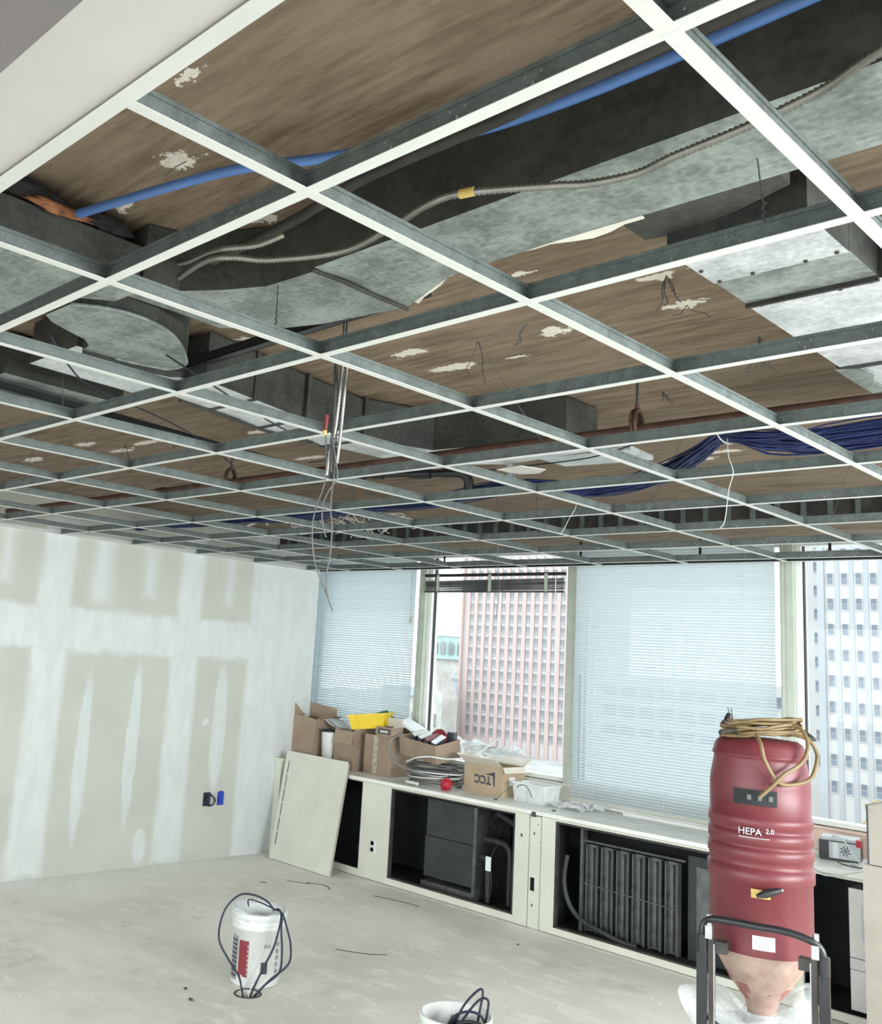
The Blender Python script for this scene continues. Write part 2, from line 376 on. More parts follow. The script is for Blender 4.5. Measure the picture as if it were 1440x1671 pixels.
def wpos(o):
    v = Vector((0, 0, 0))
    while o is not None: v += o.location; o = o.parent
    return v
def props(o, label=None, cat=None, group=None, kind=None):
    if label: o['label'] = label
    if cat: o['category'] = cat
    if group: o['group'] = group
    if kind: o['kind'] = kind
    return o
def thing(name, loc, label, cat, group=None):
    o = bpy.data.objects.new(name, None); o.empty_display_size = 0.05; COL.objects.link(o); o.location = loc
    return props(o, label, cat, group)
def part(name, mb, mats, parent, label=None, kind=None):
    me = mb.mesh(name, mats, wpos(parent)); o = bpy.data.objects.new(name, me); COL.objects.link(o); o.parent = parent
    return props(o, label, kind=kind)
def solo(name, mb, mats, label=None, cat=None, group=None, kind=None, loc=None):
    if loc is None:
        xs = [p[0] for p in mb.v]; ys = [p[1] for p in mb.v]; zs = [p[2] for p in mb.v]
        loc = ((min(xs)+max(xs))/2, (min(ys)+max(ys))/2, min(zs))
    o = bpy.data.objects.new(name, mb.mesh(name, mats, loc)); COL.objects.link(o); o.location = loc
    return props(o, label, cat, group, kind)
def inst(name, me, parent, loc, rot=None, label=None):
    o = bpy.data.objects.new(name, me); COL.objects.link(o); o.parent = parent; o.location = Vector(loc)-wpos(parent)
    if rot: o.rotation_euler = rot
    if label: o['label'] = label
    return o
def text_mesh(body, size, extr=0.0006, bold=0.0):
    cu = bpy.data.curves.new('lettering', 'FONT'); cu.body = body; cu.size = size; cu.extrude = extr; cu.offset = bold
    cu.align_x = 'CENTER'; cu.align_y = 'CENTER'
    o = bpy.data.objects.new('lettering', cu); COL.objects.link(o)
    dg = bpy.context.evaluated_depsgraph_get(); me = bpy.data.meshes.new_from_object(o.evaluated_get(dg))
    vs = [tuple(v.co) for v in me.vertices]; fs = [tuple(p.vertices) for p in me.polygons]
    bpy.data.objects.remove(o); return vs, fs

# ================================================================ SETTING
GZ = 2.5495      # underside of the ceiling grid
SZ = 2.87        # underside of the deck
WY = 6.25        # window wall
CF = 5.628       # cabinet front
HOLE = (2.78, 3.165)
fl = M()
# floor slab with the cable hole cut through it
ring = [(HOLE[0]+0.062*math.cos(a), HOLE[1]+0.062*math.sin(a)) for a in [2*PI*i/24 for i in range(24)]]
sq = []
for i in range(24):
    a = 2*PI*i/24; k = 0.3/max(abs(math.cos(a)), abs(math.sin(a))); sq.append((HOLE[0]+k*math.cos(a), HOLE[1]+k*math.sin(a)))
vs = [(x, y, 0) for x, y in ring]+[(x, y, 0) for x, y in sq]
fl.add(vs, [(24+i, 24+(i+1) % 24, (i+1) % 24, i) for i in range(24)])
fl.add([(x, y, 0) for x, y in ring]+[(x, y, -0.12) for x, y in ring], [(i, (i+1) % 24, 24+(i+1) % 24, 24+i) for i in range(24)])
X0, X1, Y0, Y1 = -0.6, 9.4, -5.0, 6.6
hx0, hx1, hy0, hy1 = HOLE[0]-0.3, HOLE[0]+0.3, HOLE[1]-0.3, HOLE[1]+0.3
for a, b, c, d in ((X0, hx0, Y0, Y1), (hx1, X1, Y0, Y1), (hx0, hx1, Y0, hy0), (hx0, hx1, hy1, Y1)):
    fl.add([(a, c, 0), (b, c, 0), (b, d, 0), (a, d, 0)], [(0, 1, 2, 3)])
fl.box(X0, X1, Y0, Y1, -0.30, -0.12)
solo('floor', fl, 'floor', kind='structure', loc=(4, 1, 0))
solo('wall_left', M().box(-0.12, 0, -5.0, 5.93, 0, SZ), 'drywall', kind='structure')
solo('wall_left_return', M().box(-0.45, -0.12, 5.85, 5.93, 0, SZ).box(-0.55, -0.45, 5.85, 6.45, 0, SZ), 'drywall', kind='structure')
solo('ceiling', M().box(X0, X1, Y0, 6.45, SZ, SZ+0.25), 'deck', kind='structure')
solo('wall_right', M().box(9.3, 9.4, -0.8, 6.6, 0, SZ), 'drywall', kind='structure')
# concrete edge beam over the windows with its dark ribbed fascia
bm = M().box(-0.45, 9.3, 5.42, 6.5, 2.735, SZ)
solo('trim_1', bm, 'deck', kind='structure')
fa = M().box(-0.1, 9.3, 5.40, 5.42, 2.735, SZ)
rb = thing('ribbed_fascia', (4, 5.4, 2.735), 'dark ribbed metal fascia across the deck above the windows', 'fascia')
part('fascia_sheet', fa, 'iron', rb)
me = M().box(-0.012, 0.012, 5.375, 5.40, 2.735, SZ, 0).mesh('fascia_rib', 'tee_steel', (0, 5.4, 2.735))
for i in range(60): inst('fascia_rib', me, rb, (0.15+i*0.15, 5.4, 2.735))
# spandrel wall below the windows and the stool on top
solo('wall_front', M().box(-0.45, 9.3, WY+0.02, WY+0.25, 0, 0.93), 'sill', kind='structure')
solo('trim_2', M().box(-0.45, 4.33, WY, WY+0.10, 0.784, 0.905).box(-0.45, 4.33, WY-0.01, WY+0.11, 0.905, 0.925), 'sill', kind='structure')
solo('trim_3', M().box(4.34, 9.3, WY, WY+0.10, 0.784, 0.905).box(4.34, 9.3, WY-0.012, WY+0.11, 0.908, 0.925), 'sill_pink', kind='structure')
# door header and soffit over the photographer
solo('trim_4', M().box(3.0, 9.3, -0.75, -0.025, 2.3, GZ+0.02), 'header', kind='structure')
solo('trim_5', M().box(0.0, 9.3, -0.75, 0.268, GZ+0.004, GZ+0.03).box(0.0, 9.3, 0.25, 0.268, GZ+0.03, SZ), 'soffit', kind='structure')

# windows: one per bay
MUL = [-0.42, 1.10, 2.69, 4.365, 6.02, 7.67, 9.3]
for i in range(6):
    a, b = MUL[i], MUL[i+1]
    w = thing('window_%d' % (i+1), ((a+b)/2, WY+0.08, 0.925), None, None); w['kind'] = 'structure'
    fr = M(); x0, x1 = a+0.045, b-0.045
    y0, y1 = WY+0.02, WY+0.12
    fr.box(x0-0.015, x0+0.02, y0, y1, 0.925, 2.735).box(x1-0.02, x1+0.015, y0, y1, 0.925, 2.735)
    fr.box(x0+0.02, x1-0.02, y0, y1, 0.925, 0.96).box(x0+0.02, x1-0.02, y0, y1, 2.70, 2.735)
    part('window_frame', fr, 'white_plastic', w)
    part('gasket', M().box(x0+0.02, x0+0.028, y0+0.03, y0+0.06, 0.96, 2.70).box(x1-0.028, x1-0.02, y0+0.03, y0+0.06, 0.96, 2.70), 'gasket', w)
    part('pane', M().box(x0+0.028, x1-0.028, y0+0.042, y0+0.048, 0.96, 2.70), 'glass', w)
for i in range(1, 6):
    x = MUL[i]
    t = M().box(x-0.045, x+0.03, WY-0.03, WY+0.14, 0.925, 2.735).box(x-0.058, x-0.045, WY-0.02, WY+0.02, 0.925, 2.735).box(x-0.012, x+0.002, WY-0.036, WY-0.03, 0.925, 2.735)
    solo('trim_%d' % (10+i), t, 'mullion', kind='structure')

# ================================================================ CEILING GRID
grid = thing('ceiling_grid', (4, 3, GZ), 'suspended white tee grid with its tiles removed, spanning the whole room', 'ceiling grid')
def tee_mesh(name, axis, L, h=0.040, half=0.0125):
    mb = M()
    def bx(a0, a1, b0, b1, z0, z1, mi):
        if axis == 'x': mb.box(a0, a1, b0, b1, z0, z1, mi)
        else: mb.box(b0, b1, a0, a1, z0, z1, mi)
    bx(0, L, -half, half, 0, 0.0012, 0); bx(0, L, -0.0009, 0.0009, 0.0012, h, 1)
    bx(0, L, -0.0035, 0.0035, h-0.006, h+0.002, 1)
    bx(0, L, -half+0.001, half-0.001, 0.0012, 0.0016, 1)
    return mb.mesh(name, ['tee_white', 'tee_steel'])
CXC, CYC = 0.671, 0.6379
XL = [6.501+CXC*i for i in range(-9, 4)]
YL = [CYC*j for j in range(1, 10)]
mains = tee_mesh('main_tee', 'x', 9.25)
for y in YL: inst('main_tee', mains, grid, (0.02, y, GZ))
cr = tee_mesh('cross_tee', 'y', CYC-0.006, 0.036)
cr_first = tee_mesh('cross_tee', 'y', YL[0]-0.27-0.003, 0.036)
EDGE = 5.90
cr_last = tee_mesh('cross_tee', 'y', EDGE-YL[-1]-0.004, 0.036)
for x in XL:
    if x > 9.2: continue
    inst('cross_tee', cr_first, grid, (x, 0.27, GZ-0.0002))
    for j in range(8): inst('cross_tee', cr, grid, (x, YL[j]+0.003, GZ-0.0002))
    inst('cross_tee', cr_last, grid, (x, YL[-1]+0.003, GZ-0.0002))
part('wall_angle', M().box(0, 0.022, 0.27, EDGE, GZ, GZ+0.0012, 0).box(0, 0.0012, 0.27, EDGE, GZ, GZ+0.024, 0), ['tee_white'], grid)
part('wall_angle', M().box(0, 9.3, 0.262, 0.290, GZ-0.0005, GZ+0.001, 0).box(0, 9.3, 0.2685, 0.270, GZ, GZ+0.024, 0), ['tee_white'], grid)
part('edge_angle', M().box(0.02, 9.25, EDGE-0.012, EDGE+0.012, GZ, GZ+0.0012, 0).box(0.02, 9.25, EDGE+0.008, EDGE+0.0115, GZ+0.0012, GZ+0.03, 1), ['tee_white', 'black_steel'], grid)
# pop rivets and slots on the main tee webs
rv = M()
for y in YL:
    for x in XL:
        for dx in (-0.022, 0.022, -0.012):
            rv.box(x+dx-0.002, x+dx+0.002, y-0.0035, y-0.0009, GZ+0.016, GZ+0.0205)
        for k in (0.2, 0.335, 0.47):
            for dx, dz, hz in ((-0.014, 0.026, 0.002), (0.014, 0.026, 0.002), (0, 0.012, 0.004)):
                rv.box(x+k+dx-0.002, x+k+dx+0.002, y-0.002, y-0.0009, GZ+dz-hz, GZ+dz+hz)
part('rivet', rv, 'steel', grid, 'bright rivet and punched tab', 'stuff')
for i, x in enumerate((1.6, 2.95, 3.9, 4.75, 5.6, 6.6)):
    part('edge_post', M().box(x-0.009, x+0.009, EDGE+0.012, EDGE+0.018, GZ+0.01, 2.74), 'black_steel', grid)

# hanger wires
def sagwire(pts, r, mat, name, label, cat, group=None, n=8, tn=6):
    return solo(name, M().tube(smooth_pts(pts, n), r, tn), mat, label, cat, group)
HW = [(5.159, 1.117, 5.142, 1.12, 'in the opening left of the curving steel conduit'),
      (6.35, 1.26, 6.33, 1.24, 'beside the metal conduit under the big duct'),
      (4.97, 2.5516, 4.97, 2.16, 'slanting past the hanger rod of the red pipe'),
      (3.71, 1.28, 3.75, 1.22, 'beside the pale duct panels at the far left'),
      (2.7, 2.55, 2.72, 2.5, 'among the white plaster patches at left'),
      (2.05, 1.92, 2.08, 1.95, 'over the leftmost run of grid'),
      (3.3, 3.19, 3.32, 3.1, 'between the hanging conduit and the blue cables'),
      (4.7, 3.83, 4.9, 3.75, 'behind the tied blue cable bundle'),
      (5.3, 4.46, 5.38, 4.5, 'near the ribbed fascia at right'),
      (3.6, 4.46, 3.58, 4.44, 'near the ribbed fascia at the centre')]
for x, y, tx, ty, where in HW:
    mb = M().tube([(tx, ty, SZ), (x*0.6+tx*0.4, y*0.6+ty*0.4, 2.70), (x, y, GZ+0.045), (x, y, GZ+0.03)], 0.0014, 5)
    hel = [(x+0.0035*math.cos(a), y+0.0035*math.sin(a), GZ+0.03+0.05*a/(6*PI)) for a in [6*PI*k/30 for k in range(31)]]
    mb.tube(hel, 0.0011, 4)
    solo('hanger_wire', mb, 'wire', 'thin steel hanger wire '+where, 'wire')

# ================================================================ DUCTS
dm = thing('main_duct', (5.9, 1.2, 2.70), 'large grey galvanised duct crossing the upper ceiling with a dark near side', 'duct')
near = [(4.865, 0.892), (4.90, 0.985), (5.0, 1.05), (5.12, 1.105), (5.31, 1.115)]
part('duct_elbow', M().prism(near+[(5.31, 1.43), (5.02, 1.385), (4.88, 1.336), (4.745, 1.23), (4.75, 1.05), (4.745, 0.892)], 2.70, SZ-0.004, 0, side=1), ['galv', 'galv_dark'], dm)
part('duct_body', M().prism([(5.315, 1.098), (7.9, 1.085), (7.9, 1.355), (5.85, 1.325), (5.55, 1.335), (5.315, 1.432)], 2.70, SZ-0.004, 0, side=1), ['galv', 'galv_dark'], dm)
part('duct_seam', M().tube([(5.305, 1.10, 2.698), (5.322, 1.19, 2.693), (5.318, 1.30, 2.693), (5.314, 1.435, 2.697)], 0.006, 8), 'iron', dm)
# torn wrap edge
ed = []; xs = [5.33+0.045*k for k in range(17)]
top = [(x, 1.43-0.10*min(1, (x-5.33)/0.22)+random.uniform(-.006, .006)) for x in xs]
bot = [(x, y+0.020+random.uniform(0, .014)+0.05*max(0, (x-5.75))/0.3*(1 if x < 5.98 else .4)) for x, y in top]
part('torn_wrap', M().prism(top+bot[::-1], 2.716, 2.719), 'foil', dm, 'ragged white torn duct wrap')
part('take_off', M().prism([(5.945, 1.335), (6.30, 1.35), (6.30, 1.50), (6.16, 1.55), (6.02, 1.575), (5.945, 1.56)], 2.765, SZ-0.004, 0), ['galv_dark'], dm)

bd = thing('branch_duct', (6.15, 2.2, 2.72), 'bright galvanised duct with screwed flanges beside the brown deck at upper right', 'duct')
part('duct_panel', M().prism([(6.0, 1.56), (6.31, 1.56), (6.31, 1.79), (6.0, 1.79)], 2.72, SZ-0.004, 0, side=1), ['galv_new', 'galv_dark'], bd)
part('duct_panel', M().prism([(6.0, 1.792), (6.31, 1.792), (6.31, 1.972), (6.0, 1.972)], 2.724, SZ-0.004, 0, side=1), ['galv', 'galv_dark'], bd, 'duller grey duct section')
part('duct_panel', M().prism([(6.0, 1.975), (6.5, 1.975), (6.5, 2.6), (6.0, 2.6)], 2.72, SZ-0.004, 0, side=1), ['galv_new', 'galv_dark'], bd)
part('duct_panel', M().box(6.0, 6.50, 2.625, 3.5, 2.722, SZ-0.004, 0), ['galv_new'], bd)
part('joint_flange', M().box(5.998, 6.312, 1.966, 1.976, 2.712, 2.74), 'iron', bd)
part('joint_flange', M().box(5.99, 6.50, 2.60, 2.626, 2.716, 2.76), 'galv_dark', bd)
part('torn_edge', M().prism([(5.985, 2.60), (6.05, 2.63), (6.06, 2.70), (6.03, 2.80), (6.05, 2.95), (5.99, 2.95), (5.985, 2.75)], 2.715, 2.719), 'galv', bd)
sm_ = M().lathe([(0.0001, 0), (0.005, 0), (0.0055, 0.003), (0.0055, 0.004)], n=8).mesh('screw', 'iron')
for x, y in ((6.012, 1.70), (6.10, 1.78), (6.22, 1.782), (6.018, 1.782), (6.29, 1.775), (6.03, 1.985), (6.22, 1.99), (6.29, 1.985), (6.02, 1.58)):
    inst('screw', sm_, bd, (x, y, 2.716))
# flat-oval branch with rolled rim, upper left
ov = thing('flat_oval_duct', (4.55, 1.1, 2.66), 'rounded flat grey duct end with a rolled rim, beneath the main duct at left', 'duct')
lobe = [(4.513, 0.80), (4.66, 0.80), (4.715, 0.88), (4.73, 0.96), (4.715, 1.04), (4.678, 1.111), (4.61, 1.19), (4.531, 1.26), (4.47, 1.305), (4.42, 1.318), (4.375, 1.314), (4.344, 1.29), (4.318, 1.20), (4.300, 1.10), (4.30, 1.03), (4.36, 1.02), (4.405, 0.98), (4.43, 0.92), (4.47, 0.84)]
part('duct_shell', M().prism(lobe, 2.66, 2.80, 0, side=1), ['galv', 'galv_dark'], ov)
part('rolled_rim', M().tube(smooth_pts([(x, y, 2.66) for x, y in lobe[1:14]], 4), 0.006, 6), 'galv', ov)
part('lower_flange', M().prism([(4.30, 1.03), (4.275, 1.06), (4.29, 1.20), (4.325, 1.345), (4.36, 1.36), (4.344, 1.29), (4.318, 1.20)], 2.645, 2.66), 'galv_dark', ov)
ul = thing('side_duct', (4.6, 0.6, 2.66), 'dull green-grey galvanised duct end stuffed with insulation at the upper left', 'duct')
part('duct_shell', M().prism([(4.15, 0.45), (4.86, 0.45), (4.86, 0.885), (4.745, 0.885), (4.66, 0.785), (4.42, 0.74), (4.15, 0.74)], 2.675, 2.80, 0, side=1), ['galv', 'galv_dark'], ul)
def lump(name, c, rad, mat, label, cat, seed=0, amp=0.5, sc=9, par=None):
    bmh = bmesh.new(); bmesh.ops.create_icosphere(bmh, subdivisions=3, radius=1.0)
    mb = M(); vs = []
    for v in bmh.verts:
        d = 1+amp*noise.noise(v.co*2.3+Vector((seed*3.1, seed, 0)))+0.3*amp*noise.noise(v.co*sc)
        vs.append((c[0]+v.co.x*rad[0]*d, c[1]+v.co.y*rad[1]*d, c[2]+v.co.z*rad[2]*d))
    mb.add(vs, [tuple(v.index for v in f.verts) for f in bmh.faces], 0, True); bmh.free()
    if par: return part(name, mb, mat, par, label)
    return solo(name, mb, mat, label, cat)
lump('insulation_wad', (4.845, 0.565, 2.832), (0.035, 0.10, 0.028), 'black_wool', 'black-faced insulation wad stuffed over the side duct', 'insulation', 1)
lump('insulation_wad', (4.878, 0.63, 2.805), (0.014, 0.085, 0.014), 'fibre', 'orange fibreglass tuft beside the end of the blue conduit', 'insulation', 2)
lump('insulation_wad', (4.845, 0.775, 2.828), (0.03, 0.07, 0.024), 'black_wool', 'small black insulation wad right of the blue conduit end', 'insulation', 3)
# long duct running towards the window
ld = thing('long_duct', (4.1, 2.2, 2.68), 'long grey duct running towards the windows behind the hanging conduits', 'duct')
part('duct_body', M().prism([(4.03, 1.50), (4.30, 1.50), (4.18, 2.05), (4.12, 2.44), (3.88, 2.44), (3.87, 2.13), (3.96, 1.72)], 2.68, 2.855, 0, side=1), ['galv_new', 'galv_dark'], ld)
part('duct_end', M().prism([(3.88, 2.445), (4.12, 2.445), (4.24, 2.76), (4.86, 2.86), (4.86, 3.09), (4.35, 3.16), (3.93, 2.95)], 2.685, 2.86, 0, side=1), ['galv_new', 'galv_dark'], ld)  # dark sides here also stand for shadow on the deck
for y in (1.75, 2.05, 2.43):
    part('joint_flange', M().box(3.86+0.12*(2.45-y), 4.135+0.17*(2.45-y), y, y+0.014, 2.674, 2.862), 'galv_dark', ld)
part('torn_seam', M().tube(smooth_pts([(3.99, 1.6, 2.676), (3.95, 1.85, 2.674), (3.89, 2.1, 2.676), (3.90, 2.35, 2.676)], 5), 0.008, 5), 'galv_dark', ld)
part('torn_flap', M().prism([(4.30, 3.14), (4.45, 3.12), (4.50, 3.24), (4.42, 3.30), (4.33, 3.27)], 2.66, 2.664), 'foil', ld)
# pale flat ducts at far left
pl_ = thing('pale_duct', (3.9, 1.2, 2.70), 'pale flat duct sections below the oval duct at the far left', 'duct')
part('duct_panel', M().prism([(3.86, 1.06), (4.20, 1.06), (4.18, 1.50), (3.84, 1.50)], 2.70, 2.85, 0, side=1), ['galv_new', 'galv_dark'], pl_)
part('duct_panel', M().prism([(3.46, 1.06), (3.66, 1.06), (3.64, 1.56), (3.44, 1.56)], 2.70, 2.85, 0, side=1), ['galv', 'galv_dark'], pl_)
part('duct_panel', M().prism([(3.20, 1.0), (3.40, 1.0), (3.38, 1.50), (3.18, 1.50)], 2.70, 2.85, 0, side=1), ['galv_new', 'galv_dark'], pl_)
# reducer hidden between slab boards (old metal patch by the cables)
solo('metal_patch', M().prism([(4.10, 3.72), (4.62, 3.76), (4.60, 4.02), (4.12, 3.96)], 2.845, 2.868), 'galv_new', 'crumpled sheet-metal patch on the deck behind the blue cables', 'metal patch')

# steel channels and bars above the grid
def bar(name, a, b, w, h, mat, label, cat):
    A, B = Vector(a), Vector(b); d = (B-A); L = d.length; a_ = math.atan2(d.y, d.x)
    mt = Matrix.Translation(A) @ Matrix.Rotation(a_, 4, 'Z')
    mb = M().box(0, L, -w/2, w/2, 0, 0.003, 0, mt).box(0, L, -w/2, -w/2+0.003, 0, h, 0, mt).box(0, L, w/2-0.003, w/2, 0, h, 0, mt)
    return solo(name, mb, mat, label, cat)
bar('steel_channel', (4.15, 1.50, 2.74), (5.35, 1.47, 2.74), 0.035, 0.03, 'black_steel', 'dark steel channel lying behind the edge of the main duct', 'channel')
bar('steel_channel', (3.62, 0.55, 2.66), (3.40, 2.55, 2.66), 0.04, 0.03, 'black_steel', 'long dark steel channel running under the deck at left', 'channel')
bar('steel_channel', (6.98, 1.42, 2.72), (6.66, 2.2, 2.72), 0.10, 0.04, 'galv_dark', 'dark steel channel beside the bright duct at the right edge', 'channel')
# lengths of pipe
def pipe(name, pts, r, mat, label, cat, n=10, fit=None):
    mb = M().tube(smooth_pts(pts, 6), r, n)
    o = solo(name, mb, mat, label, cat); return o
sp = thing('sprinkler_pipe', (4, 2.70, 2.635), 'red-brown sprinkler pipe running over the fourth main tee', 'pipe')
part('pipe_run', M().tube([(0.2, 2.66, 2.640), (4.5, 2.695, 2.640), (9.2, 2.76, 2.640)], 0.018, 12), 'rust', sp)
for x in (2.2, 4.2, 6.9): part('coupling', M().cyl((x-0.035, 2.66+(x-.2)*.0105, 2.640), (x+0.035, 2.66+(x-.2)*.0105, 2.640), 0.024, 12), 'rust', sp)
for x, wh in ((5.262, 'right of centre above the red-brown pipe'), (2.86, 'left of the hanging conduits above the red-brown pipe')):
    y = 2.66+(x-0.2)*0.0105
    hr = thing('pipe_hanger', (x, y, 2.63), 'rusty clevis hanger on a rod, '+wh, 'pipe hanger')
    part('rod', M().cyl((x, y, 2.72), (x, y, SZ), 0.0045, 8), 'iron', hr)
    cl = [(x, y-0.03*math.cos(a), 2.668+0.048*math.sin(a)) for a in [PI*k/12*2 for k in range(13)]]
    part('clevis', M().tube([(x-.008, p[1], p[2]) for p in cl], 0.007, 6).tube([(x+.008, p[1], p[2]) for p in cl], 0.007, 6).cyl((x, y, 2.705), (x, y, 2.735), 0.009, 6), 'clamp', hr)
bpz = thing('black_pipe', (3.7, 3.3, 2.70), 'jointed black pipe with elbows behind the red pipe, among blue cables', 'pipe')
part('pipe_run', M().tube([(3.05, 3.10, 2.73), (3.30, 3.18, 2.73), (3.55, 3.26, 2.73), (3.78, 3.36, 2.73)], 0.02, 10), 'black_steel', bpz)
for a, b in (((3.28, 3.17), (3.36, 3.20)), ((3.42, 3.21), (3.47, 3.23)), ((3.62, 3.29), (3.72, 3.33))):
    part('coupling', M().cyl((a[0], a[1], 2.73), (b[0], b[1], 2.73), 0.030, 10), 'black_steel', bpz)
part('elbow', M().tube(smooth_pts([(3.78, 3.36, 2.73), (3.86, 3.40, 2.73), (3.89, 3.43, 2.70), (3.89, 3.44, 2.63)], 5), 0.026, 10), 'black_steel', bpz)
pipe('elbow_pipe', [(4.2, 3.36, 2.84), (4.17, 3.40, 2.76), (4.12, 3.52, 2.68), (4.18, 3.62, 2.66), (4.30, 3.62, 2.67)], 0.022, 'silver', 'short grey elbow pipe dipping through the blue cables', 'pipe')
pipe('dark_conduit', [(5.02, 1.0, 2.76), (5.38, 0.975, 2.76), (5.66, 0.935, 2.76), (6.0, 0.935, 2.76), (6.31, 0.925, 2.76), (8.2, 0.90, 2.76)], 0.013, 'iron', 'dark rigid conduit beside the blue conduit along the main duct', 'conduit')
pipe('blue_conduit', [(4.905, 0.672, 2.80), (5.254, 0.746, 2.80), (5.419, 0.793, 2.80), (5.60, 0.88, 2.80), (5.88, 0.985, 2.80), (6.082, 1.015, 2.80), (6.3, 1.02, 2.80), (6.557, 1.015, 2.80), (8.0, 0.99, 2.80)], 0.0115, 'blue_pipe', 'sky-blue plastic conduit snaking along the main duct', 'conduit')
# flexible steel conduits
def flexr(pts, r, pitch=0.010, n=10):
    P = smooth_pts(pts, 10); L = [0]
    for i in range(1, len(P)): L.append(L[-1]+(P[i]-P[i-1]).length)
    N = int(L[-1]/pitch*2); out = []; rr = []; j = 0
    for k in range(N+1):
        s = L[-1]*k/N
        while j < len(L)-2 and L[j+1] < s: j += 1
        t = (s-L[j])/max(1e-9, L[j+1]-L[j]); out.append(P[j].lerp(P[j+1], min(1, t))); rr.append(r if k % 2 else r*0.74)
    return M().tube(out, rr, n)
fc = thing('flexible_conduit', (5.9, 1.0, 2.66), 'ribbed flexible steel conduit curving under the main duct', 'conduit')
part('conduit_run', flexr([(4.98, 0.93, 2.70), (5.20, 0.86, 2.665), (5.28, .881, 2.66), (5.338, .942, 2.66), (5.511, 1.013, 2.66), (5.685, .99, 2.66), (5.814, .961, 2.66), (5.90, .97, 2.66), (6.043, 1.047, 2.66), (6.10, 1.082, 2.66), (6.188, 1.103, 2.66), (6.267, 1.089, 2.66), (6.38, 1.079, 2.66), (6.454, 1.066, 2.66), (6.54, 1.045, 2.66), (6.64, 1.0, 2.66), (6.85, .95, 2.66), (7.4, .93, 2.66)], 0.0085), 'flex', fc)
part('marking_tape', M().cyl((5.888, 0.967, 2.66), (5.918, 0.975, 2.66), 0.0092, 10), 'label_yellow', fc, 'yellow tape band')
fc2 = thing('flexible_conduit', (5.1, 1.0, 2.68), 'short flexible steel conduit stub beside the curving conduit at upper left', 'conduit')
part('conduit_run', flexr([(5.02, 0.90, 2.72), (5.12, 0.87, 2.69), (5.26, 0.855, 2.675), (5.34, 0.90, 2.68), (5.40, 0.93, 2.70)], 0.008), 'flex', fc2)

# hanging bundle in the middle
D0 = Vector((4.86, 1.625, 0))
hb = thing('hanging_conduit', (4.86, 1.62, 1.91), 'bundle of flexible steel conduits and loose cables hanging down through the grid', 'conduit')
part('flex_leg', flexr([(4.90, 1.60, 2.865), (4.895, 1.605, 2.75), (4.882, 1.626, 2.651), (4.872, 1.633, 2.581), (4.858, 1.643, 2.50), (4.848, 1.648, 2.42), (4.838, 1.652, 2.36)], 0.0065), 'flex', hb)
part('flex_leg', flexr([(4.893, 1.59, 2.865), (4.888, 1.60, 2.74), (4.873, 1.615, 2.64), (4.861, 1.622, 2.56), (4.845, 1.63, 2.47), (4.826, 1.63, 2.39), (4.82, 1.63, 2.32)], 0.0062), 'flex', hb)
part('dark_leg', flexr([(4.868, 1.60, 2.665), (4.860, 1.60, 2.655), (4.855, 1.61, 2.60), (4.846, 1.62, 2.53), (4.835, 1.63, 2.42), (4.825, 1.64, 2.33)], 0.008), 'iron', hb)
def px_hang(pts, D=3.0248):
    out = []
    for x, y in pts:
        out.append(Vector((7.0322, -0.3409, 1.7746))+(fwd+rt*((x-CX)/F_PX)-up*((y-CY)/F_PX))*D)
    return out
part('loose_cable', M().tube(smooth_pts([(4.82, 1.612, 2.46), (4.815, 1.63, 2.36), (4.806, 1.635, 2.29), (4.785, 1.632, 2.235), (4.769, 1.633, 2.18), (4.764, 1.642, 2.11), (4.768, 1.66, 2.04), (4.778, 1.69, 1.98), (4.786, 1.727, 1.908)], 6), 0.0022, 6), 'grey_cable', hb)
part('loose_cable', M().tube(smooth_pts([(4.84, 1.64, 2.46), (4.832, 1.65, 2.354), (4.817, 1.66, 2.278), (4.810, 1.666, 2.221), (4.808, 1.679, 2.165), (4.797, 1.69, 2.08), (4.787, 1.69, 2.02), (4.785, 1.70, 1.96), (4.787, 1.727, 1.908)], 6), 0.0022, 6), 'grey_cable', hb)
part('loose_cable', M().tube(smooth_pts([(4.838, 1.62, 2.45), (4.845, 1.64, 2.37), (4.842, 1.655, 2.315), (4.822, 1.64, 2.27), (4.80, 1.64, 2.22), (4.80, 1.65, 2.16), (4.806, 1.66, 2.13)], 6), 0.0022, 6), 'grey_cable', hb)
part('connector', M().cyl((4.833, 1.60, 2.505), (4.831, 1.60, 2.455), 0.008, 8), 'rod_red', hb, 'dark red connector sleeve')
part('connector_tip', M().cyl((4.831, 1.60, 2.455), (4.830, 1.60, 2.44), 0.007, 8, 0, 0.004), 'label_yellow', hb, 'yellow connector tip')

